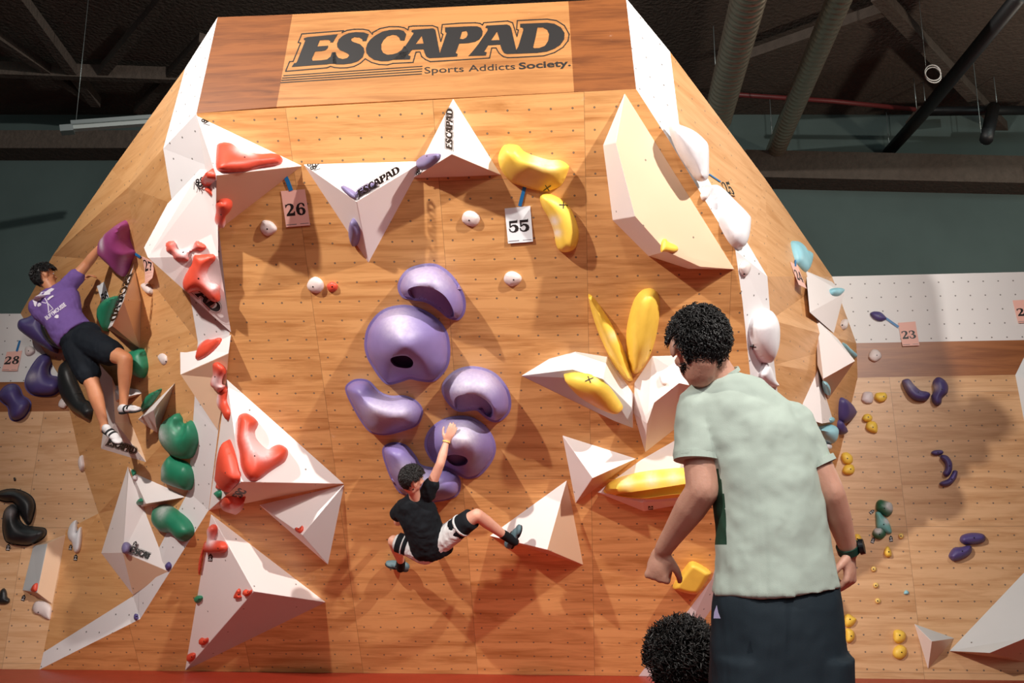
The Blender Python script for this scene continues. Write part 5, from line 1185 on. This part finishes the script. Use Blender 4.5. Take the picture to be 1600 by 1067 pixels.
# legs
zc = lambda x, z, y=YM: Vector((man.location.x + x, y, z))
for sg in (-1, 1):
    chain(bm, [(zc(.08 * sg, .88), .07), (zc(.10 * sg, .5, YM + .03), .055), (zc(.10 * sg, .46, YM + .03), .06), (zc(.10 * sg, .32, YM), .055), (zc(.10 * sg, .09, YM), .035)])
body = blob('body', bm, .0055, SK1, man, 3); body['label'] = 'fair skin of neck, arms and hands'
hair(hb, Bm, .93, man, n=2800, ln=.026, curl=.6, low=-.098, rad=(.087, .105, .104), seed=5, thick=.0014)
# shirt
bm = bmesh.new()
def row(x0, x1, y, Y, dep, dip=0): 
    a, b = W(x0, y, Y), W(x1, y + dip, Y); return ((a + b) / 2, (b - a) / 2, Vector((0, dep, .12 * dep)))
loft_bm(bm, [row(1108, 1146, 584, 2.79, .05, -6), row(1078, 1192, 598, 2.79, .075, -4), row(1068, 1238, 625, 2.79, .10, 8), row(1074, 1262, 655, 2.79, .115, 10), row(1096, 1272, 700, 2.785, .12, 6), row(1110, 1280, 750, 2.78, .12),
             row(1116, 1290, 800, 2.78, .12), row(1118, 1299, 850, 2.78, .122, -2), row(1118, 1308, 895, 2.78, .125, -6), row(1114, 1314, 928, 2.78, .128, -14)], 40)
cone_bm(bm, W(1092, 634, 2.79), .068, W(1091, 719, 2.775), .068); cone_bm(bm, W(1238, 662, 2.79), .068, W(1277, 730, 2.775), .055)
shirt = blob('t_shirt', bm, .007, cloth_mat('shirt_mint', (194, 208, 196), .75, .55, 3), man, 4, disp=[(.16, .022), (.07, .009)])
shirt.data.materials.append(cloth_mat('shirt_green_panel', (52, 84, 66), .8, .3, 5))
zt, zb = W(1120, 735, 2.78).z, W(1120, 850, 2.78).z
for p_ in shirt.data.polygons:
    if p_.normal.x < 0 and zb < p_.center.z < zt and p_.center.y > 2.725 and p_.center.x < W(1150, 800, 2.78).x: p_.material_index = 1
# cuffs and hem bands
def band(name, c, ax, ra, rb, w_, mat, parent, seg=36, th=.004):
    ax = Vector(ax).normalized(); s_ = ax.orthogonal().normalized(); t_ = ax.cross(s_); s_ = Vector(ra[0]) if isinstance(ra, tuple) else s_ * ra; t_ = Vector(rb[0]) if isinstance(rb, tuple) else t_ * rb
    vs, fs = [], []
    for k_ in range(seg):
        a = 2 * math.pi * k_ / seg; d = s_ * math.cos(a) + t_ * math.sin(a)
        for z, e_ in ((-w_ / 2, 0), (-w_ / 2, th), (w_ / 2, th), (w_ / 2, 0)): vs.append(Vector(c) + ax * z + d + d.normalized() * e_)
    for k_ in range(seg):
        i, j = 4 * k_, 4 * ((k_ + 1) % seg)
        fs += [(i + 1, j + 1, j + 2, i + 2), (i + 3, j + 3, j, i), (i, j, j + 1, i + 1), (i + 2, j + 2, j + 3, i + 3)]
    o = mesh_obj(name, vs, fs, mat, None, smooth=False); o.parent = parent; o.matrix_parent_inverse = Matrix.Translation(-man.location) if parent is man else parent_world(parent).inverted(); return o
band('cuff', W(1091, 715, 2.775), W(1092, 634, 2.79) - W(1091, 712, 2.775), .0665, .0665, .02, cloth_mat('shirt_mint', (194, 208, 196)), shirt)
band('cuff', W(1277, 726, 2.775), W(1240, 660, 2.79) - W(1276, 722, 2.775), .0515, .0515, .018, cloth_mat('shirt_mint', (194, 208, 196)), shirt)
cb_ = band('collar', W(1126, 590, 2.79), W(1102, 560, 2.775) - W(1128, 607, 2.79), .056, .058, .012, cloth_mat('shirt_mint', (194, 208, 196)), shirt)
# shorts
bm = bmesh.new()
loft_bm(bm, [row(1121, 1308, 905, 2.78, .105, -8), row(1113, 1314, 945, 2.78, .125, -8), row(1110, 1320, 1000, 2.78, .132, 0), row(1108, 1330, 1080, 2.78, .135, 0)], 36)
for x0, x1, in ((1108, 1216), (1222, 1334)):
    loft_bm(bm, [row(x0 + 2, x1 - 2, 1020, 2.78, .12), row(x0, x1, 1100, 2.78, .125), row(x0 - 4, x1 + 2, 1250, 2.79, .115)], 28)
shorts = blob('shorts', bm, .008, cloth_mat('shorts_navy', (36, 46, 54), .75, .6, 4), man, 4, disp=[(.12, .014)])
lg = flat('logo', [([(1115, 966), (1126, 966), (1122.5, 957), (1120, 945), (1116, 956)], [])], plain('logo_lilac', (170, 160, 196), .6), Plane(W(1120, 957, 2.64), Vector((-.35, -1, 0))), parent=None); 
dlt = None
lg.parent = shorts; lg.matrix_parent_inverse = parent_world(shorts).inverted()
# shoes on the floor
for sg in (-1, 1):
    bm = bmesh.new(); ell_bm(bm, zc(.10 * sg, .05, YM + .06), (.048, .14, .05)); ell_bm(bm, zc(.10 * sg, .085, YM - .02), (.042, .06, .055))
    for v in bm.verts: v.co.z = max(v.co.z, .001)
    solid('shoe', bm, plain('shoe_dark', (40, 42, 46), .6), man)
# watch
wa = (Rwr - Rel).normalized(); wc = Rwr - wa * .012
strap = band('watch_strap', wc, wa, .029, .029, .022, plain('strap_green', (18, 70, 58), .5), man)
bm = bmesh.new(); side = Vector((.9, -.42, .1)).normalized(); side = (side - wa * side.dot(wa)).normalized()
bmesh.ops.create_cone(bm, cap_ends=True, segments=28, radius1=.023, radius2=.0215, depth=.013, matrix=Matrix.Translation(wc + side * .038) @ side.to_track_quat('Z', 'Y').to_matrix().to_4x4())
wt = solid('watch_case', bm, plain('watch_black', (16, 18, 20), .3), man, smooth=False)

# ===== seated person: only curly hair shows =====
cu = W(1068, 1036, 3.55)
sit = person('person of whom only the dark curly hair shows beside the shorts of the standing man', Vector((cu.x, cu.y, 0)))
Bc = basis((.1, 1, 0), (0, 0, 1)); bm = bmesh.new(); head_bm(bm, cu, Bc, 1.0)
gx, gy = cu.x, cu.y; hz = cu.z
cap_bm(bm, (gx, gy, hz - .08), .055, (gx, gy - .01, hz - .18), .06)
chain(bm, [((gx, gy - .02, hz - .30), .10), ((gx, gy - .06, .24), .12)]); cap_bm(bm, (gx - .13, gy, hz - .25), .06, (gx + .13, gy, hz - .25), .06)
for sg in (-1, 1):
    chain(bm, [((gx + .16 * sg, gy, hz - .25), .05), ((gx + .2 * sg, gy + .06, .28), .04), ((gx + .12 * sg, gy + .28, .3), .03)])
    hand_bm(bm, (gx + .12 * sg, gy + .28, .3), (-.3 * sg, 1, 0), (0, 0, 1), 1, .3, -sg)
    chain(bm, [((gx + .09 * sg, gy, .14), .085), ((gx + .16 * sg, gy + .42, .28), .06), ((gx + .13 * sg, gy + .46, .06), .04), ((gx + .13 * sg, gy + .6, .05), .035)])
body2 = blob('body', bm, .012, SK2, sit, 3)
bm = bmesh.new()
chain(bm, [((gx, gy - .02, hz - .30), .125), ((gx, gy - .06, .24), .145)]); cap_bm(bm, (gx - .15, gy, hz - .26), .075, (gx + .15, gy, hz - .26), .075)
for sg in (-1, 1): cap_bm(bm, (gx + .16 * sg, gy, hz - .26), .07, (gx + .185 * sg, gy + .04, hz - .44), .062)
blob('t_shirt', bm, .012, cloth_mat('shirt_dark', (40, 42, 48)), sit, 4)
bm = bmesh.new()
for sg in (-1, 1): chain(bm, [((gx + .08 * sg, gy - .04, .145), .115), ((gx + .15 * sg, gy + .36, .27), .08)])
blob('shorts', bm, .012, cloth_mat('shorts_black', (16, 18, 22)), sit, 4)
hair(cu, Bc, 1.12, sit, n=1900, ln=.05, curl=1.3, low=-.06, rad=(.09, .105, .10), seed=9, thick=.0019)

# ===== boy in black on the tall board =====
def Q(px, py, h_): return M.hit(px, py, h_)
boy = person('boy in a black t-shirt and white-black shorts climbing the middle of the tall board', Q(670, 850, .45))
s_ = .87
upb = (Q(641, 735, .5) - Q(648, 790, .5)).normalized()
hbo = Q(643, 748, .50); Bb = basis(Vector((.82, .50, .12)), upb)
bm = bmesh.new(); head_bm(bm, hbo, Bb, s_)
nb = Q(649, 779, .45); cap_bm(bm, hbo + (nb - hbo) * .35, .042, nb, .045)
chain(bm, [(Q(650, 800, .41), .05), (Q(664, 830, .42), .05), (Q(675, 852, .42), .06)])
shL, shR = Q(628, 793, .42), Q(668, 771, .42); cap_bm(bm, shL, .04, shR, .04)
elb, wrb = Q(688, 724, .40), Q(697.5, 690, .30)
chain(bm, [(shR, .047), (elb.lerp(shR, .4), .038), (elb, .034), (elb.lerp(wrb, .4), .035), (wrb, .022)])
hand_bm(bm, wrb, Q(707, 670, .28) - wrb, M.n, .95, .16, -1, .10)
eL, wL_ = Q(622, 815, .28), Q(640, 800, .1); chain(bm, [(shL, .046), (eL, .036), (wL_, .022)]); hand_bm(bm, wL_, Q(648, 780, .05) - wL_, M.n, .9, .3, 1)
hpR, knR, anR = Q(686, 846, .45), Q(745, 804, .50), Q(790, 838, .36)
chain(bm, [(hpR, .085), (hpR.lerp(knR, .6), .066), (knR, .047), (knR.lerp(anR, .35), .048), (anR, .031), (Q(806, 846, .30), .03)])
hpL, knL, anL = Q(660, 860, .45), Q(615, 845, .40), Q(627, 878, .17)
chain(bm, [(hpL, .085), (hpL.lerp(knL, .6), .064), (knL, .046), (knL.lerp(anL, .4), .046), (anL, .030), (Q(625, 888, .1), .03)])
blob('body', bm, .007, SK1, boy, 3)
face_bits(hbo, Bb, s_, boy)
hair(hbo, Bb, s_ * 1.04, boy, n=1600, ln=.022, curl=.25, low=-.082, rad=(.082, .101, .100), seed=12)
BLK = cloth_mat('shirt_black', (20, 24, 29), .85, .5, 6)
bm = bmesh.new()
def xr(c, ax, wv, a, b): # ring helper
    ax = Vector(ax).normalized(); wv = Vector(wv); wv = (wv - ax * wv.dot(ax)).normalized(); return (c, wv * a, ax.cross(wv) * b)
spine = [(Q(650, 777, .45), .065, .06), (Q(648, 786, .44), .14, .09), (Q(651, 800, .44), .165, .105), (Q(658, 818, .455), .15, .11), (Q(666, 836, .46), .150, .115), (Q(673, 852, .45), .170, .12), (Q(676, 862, .44), .165, .11)]
wid = Q(690, 770, .42) - Q(640, 790, .42)
rings = []
for i, (c, a, b) in enumerate(spine):
    ax = spine[min(i + 1, len(spine) - 1)][0] - spine[max(0, i - 1)][0]; wv = wid.lerp(Q(700, 838, .45) - Q(640, 858, .45), i / 6); rings.append(xr(c, ax, wv, a, b))
loft_bm(bm, rings, 28)
cap_bm(bm, shR, .066, Q(674, 758, .42), .062); cap_bm(bm, shL, .062, Q(621, 803, .38), .06); cap_bm(bm, shL, .055, shR, .055)
blob('t_shirt', bm, .009, BLK, boy, 4, disp=[(.09, .02), (.04, .008)])
bm = bmesh.new()
chain(bm, [(Q(681, 850, .45), .105), (hpR.lerp(knR, .72), .078)]); chain(bm, [(Q(664, 862, .44), .10), (hpL.lerp(knL, .75), .074)]); cap_bm(bm, Q(684, 848, .45), .11, Q(664, 862, .44), .10)
bsh = blob('shorts', bm, .009, cloth_mat('shorts_white', (205, 205, 205), .75, .5, 8), boy, 4, disp=[(.06, .012)]); bsh['label'] = 'white and black sports shorts'
def legband(c0, c1, t0, t1, r0, r1, mat, parent, name):
    bm = bmesh.new(); a, b = c0.lerp(c1, t0), c0.lerp(c1, t1); cap = Matrix.Translation((a + b) / 2) @ (b - a).to_track_quat('Z', 'Y').to_matrix().to_4x4()
    bmesh.ops.create_cone(bm, cap_ends=True, segments=28, radius1=r0, radius2=r1, depth=(b - a).length, matrix=cap); bmesh.ops.subdivide_edges(bm, edges=[e_ for e_ in bm.edges if len(e_.link_faces) == 2 and abs((e_.verts[0].co - e_.verts[1].co).length - (b - a).length) < .02], cuts=4)
    o = solid(name, bm, mat, boy); o.parent = parent; o.matrix_parent_inverse = parent_world(parent).inverted(); return o
legband(hpR, knR, .45, .86, .086, .078, BLK, bsh, 'black_leg_panel'); legband(hpL, knL, .50, .86, .080, .076, BLK, bsh, 'black_leg_panel')
legband(hpR, knR, .58, .62, .089, .089, cloth_mat('shorts_white', (205, 205, 205)), bsh, 'white_leg_stripe'); legband(hpL, knL, .62, .66, .084, .084, cloth_mat('shorts_white', (205, 205, 205)), bsh, 'white_leg_stripe')
def sock(a, b, r0, r1, mat, who, name='sock'):
    bm = bmesh.new(); cap_bm(bm, a, r0, b, r1, 20); return blob(name, bm, .006, mat, who, 2)
sock(anR.lerp(knR, .12), Q(804, 846, .31), .037, .036, BLK, boy); sock(anL.lerp(knL, .05), Q(626, 888, .12), .036, .036, BLK, boy)
def shoe(heel, toe, up, who, mat, s__=1.0, sole=None, name='climbing_shoe'):
    heel, toe = Vector(heel), Vector(toe); d = (toe - heel); L = d.length; d.normalize(); up = Vector(up); up = (up - d * up.dot(d)).normalized(); sd = d.cross(up)
    bm = bmesh.new(); q = Matrix((sd, d, up)).transposed().to_quaternion()
    ell_bm(bm, heel + d * L * .2 + up * .03, (.034 * s__, .045 * s__, .038 * s__), q); ell_bm(bm, heel + d * L * .55 + up * .022, (.040 * s__, .075 * s__, .028 * s__), q); ell_bm(bm, heel + d * L * .82 + up * .012, (.040 * s__, .045 * s__, .020 * s__), q)
    o = blob(name, bm, .005, mat, who, 2)
    bm = bmesh.new(); ell_bm(bm, heel + d * L * .75 - up * .004, (.041 * s__, .062 * s__, .012 * s__), q); ell_bm(bm, heel + d * L * .2 + up * .0, (.033 * s__, .045 * s__, .016 * s__), q); ell_bm(bm, heel + d * L * .45 + up * .0, (.03 * s__, .07 * s__, .012 * s__), q)
    so = blob('sole', bm, .006, sole or plain('rubber_black', (18, 20, 22), .7), who, 2); so.parent = o; so.matrix_parent_inverse = parent_world(o).inverted()
    bm = bmesh.new()
    for t in (.38, .56):
        cc = heel + d * L * t + up * .026
        bmesh.ops.create_cone(bm, cap_ends=True, segments=20, radius1=.040 * s__, radius2=.038 * s__, depth=.016, matrix=Matrix.Translation(cc) @ q.to_matrix().to_4x4() @ Matrix.Rotation(math.pi / 2, 4, 'X') @ Matrix.Diagonal((1, .78, 1, 1)))
    st_ = solid('shoe_strap', bm, plain('strap_black', (20, 22, 24), .6), who, smooth=False); st_.parent = o; st_.matrix_parent_inverse = parent_world(o).inverted()
    return o
SH = plain('shoe_grey_teal', (84, 110, 118), .6, var=.2, vscale=30)
shoe(Q(798, 857, .27), Q(815, 822, .30), Q(780, 826, .32) - Q(805, 842, .28), boy, SH, 1.05)
shoe(Q(637, 891, .06), Q(604, 881, .06), M.v, boy, SH, 1.0)
band('bracelet', wrb, wrb - elb, .026, .026, .012, plain('band_yellow', (226, 190, 110), .5), body)
for o in list(COL.objects):
    if o.name.startswith('bracelet'): o.parent = boy; o.matrix_parent_inverse = Matrix.Translation(-boy.location)

# ===== purple-shirted climber on the left =====
def K_(px, py, Y): return W(px, py, Y)
pur = person('climber in a purple printed t-shirt and black shorts on the left side', K_(125, 530, 8.1))
hp_ = K_(69, 431, 8.15); Bp = basis((.80, .55, .25), (-.12, .10, 1)); s2 = .86
bm = bmesh.new(); head_bm(bm, hp_, Bp, s2)
nkp = K_(84, 455, 8.15); cap_bm(bm, hp_ + (nkp - hp_) * .35, .055, nkp, .06)
chain(bm, [(K_(90, 470, 8.18), .09), (K_(96, 495, 8.15), .09), (K_(114, 525, 8.1), .10)])
sR, sL = K_(106, 447, 8.12), K_(68, 470, 8.15); cap_bm(bm, sR, .06, sL, .06)
eR, wR_ = K_(137, 411, 8.10), K_(155, 388, 8.02)
chain(bm, [(sR, .056), (sR.lerp(eR, .5), .048), (eR, .042), (eR.lerp(wR_, .35), .043), (wR_, .029)])
hand_bm(bm, wR_, K_(164, 377, 7.95) - wR_, Vector((-.4, -.8, .3)), 1.0, .35, -1)
eF, wF = K_(108, 446, 8.45), K_(128, 436, 8.4); chain(bm, [(sL.lerp(sR, .6) + Vector((0, .12, 0)), .05), (eF, .042), (wF, .028)]); hand_bm(bm, wF, K_(141, 430, 8.38) - wF, Vector((0, -.3, 1)), 1.0, .3, 1)
hR_, kR_, aR_ = K_(136, 536, 8.05), K_(196, 561, 7.85), K_(193, 632, 7.95)
chain(bm, [(hR_, .10), (hR_.lerp(kR_, .6), .082), (kR_, .060), (kR_.lerp(aR_, .3), .060), (kR_.lerp(aR_, .7), .042), (aR_, .034), (aR_ + Vector((-.005, 0, -.04)), .034)])
hL_, kL_, aL_ = K_(124, 548, 8.05), K_(145, 602, 8.0), K_(163, 664, 8.05)
chain(bm, [(hL_, .10), (hL_.lerp(kL_, .6), .085), (kL_, .062), (kL_.lerp(aL_, .3), .063), (kL_.lerp(aL_, .7), .044), (aL_, .035), (aL_ + Vector((0, 0, -.04)), .034)])
blob('body', bm, .009, SK2, pur, 3); face_bits(hp_, Bp, s2, pur)
hair(hp_, Bp, .92, pur, col=(22, 20, 20), n=1200, ln=.032, curl=.3, low=-.09, rad=(.086, .108, .104), seed=21)
PUR = cloth_mat('shirt_purple', (110, 84, 148), .85, .5, 5)
bm = bmesh.new()
sp_ = [(K_(84, 452, 8.15), .07, .07), (K_(83, 463, 8.15), .19, .11), (K_(87, 475, 8.14), .225, .13), (K_(95, 488, 8.12), .19, .135), (K_(101, 502, 8.10), .165, .13), (K_(110, 515, 8.08), .165, .13), (K_(118, 524, 8.07), .165, .13)]
w0, w1 = K_(125, 440, 8.1) - K_(58, 475, 8.15), K_(148, 512, 8.05) - K_(100, 535, 8.08); rings = []
for i, (c, a, b) in enumerate(sp_):
    ax = sp_[min(i + 1, 6)][0] - sp_[max(0, i - 1)][0]; rings.append(xr(c, ax, w0.lerp(w1, i / 6), a, b))
loft_bm(bm, rings, 28); cap_bm(bm, sR, .075, K_(119, 433, 8.11), .075); cap_bm(bm, sL, .072, K_(60, 480, 8.13), .085); cap_bm(bm, sL, .07, sR, .07)
psh = blob('t_shirt', bm, .010, PUR, pur, 4, disp=[(.10, .02), (.045, .008)])
NV = cloth_mat('shorts_midnight', (18, 24, 32), .8, .4, 5)
bm = bmesh.new(); chain(bm, [(K_(132, 532, 8.06), .135), (hR_.lerp(kR_, .62), .115)]); chain(bm, [(K_(122, 545, 8.06), .13), (hL_.lerp(kL_, .66), .108)]); cap_bm(bm, K_(112, 528, 8.07), .12, K_(140, 520, 8.06), .10)
blob('shorts', bm, .010, NV, pur, 4, disp=[(.08, .012)])
SW = plain('shoe_white_grey', (200, 198, 200), .6, var=.25, vscale=25)
shoe(K_(161, 670, 8.03), K_(187, 693, 7.98), Vector((.6, -.7, .45)), pur, SW, 1.05); shoe(K_(187, 645, 7.95), K_(218, 641, 7.88), Vector((0, -.35, 1)), pur, SW, 1.05)
# printing on the back of the shirt, laid onto the cloth
def on_shirt(o, x, y, eps=.004):
    d = ray(x, y).normalized(); mw = parent_world(o); ok, loc, nn, ix = o.ray_cast(mw.inverted() @ CAM, d)
    return (mw @ loc - d * eps) if ok else K_(x, y, 7.95)
def decal(name, polys, o, mat):
    vs, fs = [], []
    for out, hs in polys:
        lp = [out] + hs; tri = tessellate_polygon([[Vector((x, y, 0)) for x, y in l_] for l_ in lp]); b_ = len(vs); vs += [on_shirt(o, x, y) for l_ in lp for x, y in l_]; fs += [tuple(b_ + i for i in t_) for t_ in tri]
    c = mesh_obj(name, vs, fs, mat); c.parent = o; c.matrix_parent_inverse = parent_world(o).inverted(); md = c.modifiers.new('t', 'SOLIDIFY'); md.thickness = .0015; return c
X1 = (40, 430, 13.34); PW = plain('print_white', (222, 216, 228), .7)
tree_ = [O(*X1, [(150,510),(180,480),(210,440),(260,410)]), ]
decal('cloud_print', [(O(*X1, [(145,515),(200,440),(300,395),(330,350),(420,340),(480,300),(540,270),(600,285),(570,320),(520,350),(510,400),(440,410),(400,450),(330,475),(310,520),(250,540),(235,590),(215,655),(185,640),(165,560)]), [])], psh, PW)
decal('leaf_print', [(O(*X1, [(250,600),(290,570),(330,600),(320,630),(270,660),(245,640)]), [])], psh, PW)
decal('leaf_print', [(O(*X1, [(455,490),(500,450),(570,415),(590,440),(540,470),(480,520),(450,520)]), [])], psh, PW)
decal('trunk_print', stroke(O(*X1, [(400,480),(450,560),(470,640),(480,760)]), 1.4) + stroke(O(*X1, [(440,560),(520,640),(570,700),(470,780)]), 1.0) + stroke(O(*X1, [(340,560),(420,580),(450,560)]), 1.0), psh, PW)
decal('emblem_print', [(O(*X1, [(610,850),(650,820),(690,830),(685,890),(650,900),(600,880)]), [])], psh, PW)
fs_, (a_, b_) = text_polys('BUFYMOUSSE', .03)
A_ = np.array(O(*X1, [(440, 935)])[0]); B__ = np.array(O(*X1, [(850, 630)])[0]); d_ = (B__ - A_); u_ = np.array((d_[1], -d_[0])) / np.linalg.norm(d_) * 6.2 / .72
decal('print_text', [([tuple(A_ + d_ * (x - a_) / (b_ - a_) + u_ * y) for x, y in f_], []) for f_ in fs_], psh, PW)
# ---------- lights ----------
def spot(name, loc, tgt, energy, size=.25, ang=80, col=(1, .9, .8), blend=.6):
    ld = bpy.data.lights.new(name, 'SPOT'); ld.energy = energy; ld.spot_size = math.radians(ang); ld.spot_blend = blend; ld.shadow_soft_size = size; ld.color = col
    o = bpy.data.objects.new(name, ld); COL.objects.link(o); o.location = loc
    o.rotation_euler = (Vector(tgt) - Vector(loc)).to_track_quat('-Z', 'Y').to_euler(); return o
WC = (1, .93, .86)
spot('ceiling_spotlight', (4.8, .6, 6.7), (-.6, 6.6, 4.3), 4100, .10, 84, WC, 1)
spot('ceiling_spotlight', (-5.2, .6, 6.7), (-.2, 6.6, 4.2), 4100, .10, 88, WC, 1)
spot('ceiling_spotlight', (.3, -4.2, 6.4), (0, 7.0, 3.9), 900, .3, 50, WC, 1)
spot('added_man_spot', (1.8, -1.6, 6.6), (1.1, 2.85, 1.3), 1500, .3, 40, (1, .96, .9), .8)  # added spot, brightens the back of the standing man
def area(name, loc, rot, e, size, col):
    ad = bpy.data.lights.new(name, 'AREA'); ad.energy = e; ad.size = size; ad.color = col
    ao = bpy.data.objects.new(name, ad); COL.objects.link(ao); ao.location = loc; ao.rotation_euler = rot
area('added_fill_panel', (0, -4.5, 6.8), (math.radians(78), 0, 0), 230, 5, (.95, .97, 1))  # added soft fill behind the camera, for man and walls
area('added_fill_panel', (7.5, 9.5, 7.2), (math.radians(20), 0, 0), 70, 2, (.8, 1, .97))  # this panel and the next are added fills for the dark back wall
area('added_fill_panel', (-7.5, 9.5, 7.2), (math.radians(20), 0, 0), 25, 2, (.8, 1, .97))
pd = bpy.data.lights.new('added_duct_lamp', 'POINT'); pd.energy = 330; pd.shadow_soft_size = .15; pd.color = (1, .85, .7)  # unseen point light, added to brighten the ducts and ceiling
po = bpy.data.objects.new('added_duct_lamp', pd); COL.objects.link(po); po.location = (8.5, 9.0, 5.0)
w = bpy.data.worlds.new('world'); scn.world = w; w.use_nodes = True
w.node_tree.nodes['Background'].inputs[0].default_value = (.6, .65, .7, 1); w.node_tree.nodes['Background'].inputs[1].default_value = .12
scn.view_settings.view_transform = 'Standard'; scn.view_settings.look = 'None'; scn.view_settings.gamma = 1; scn.view_settings.exposure = -0.06; scn.view_settings.use_curve_mapping = False
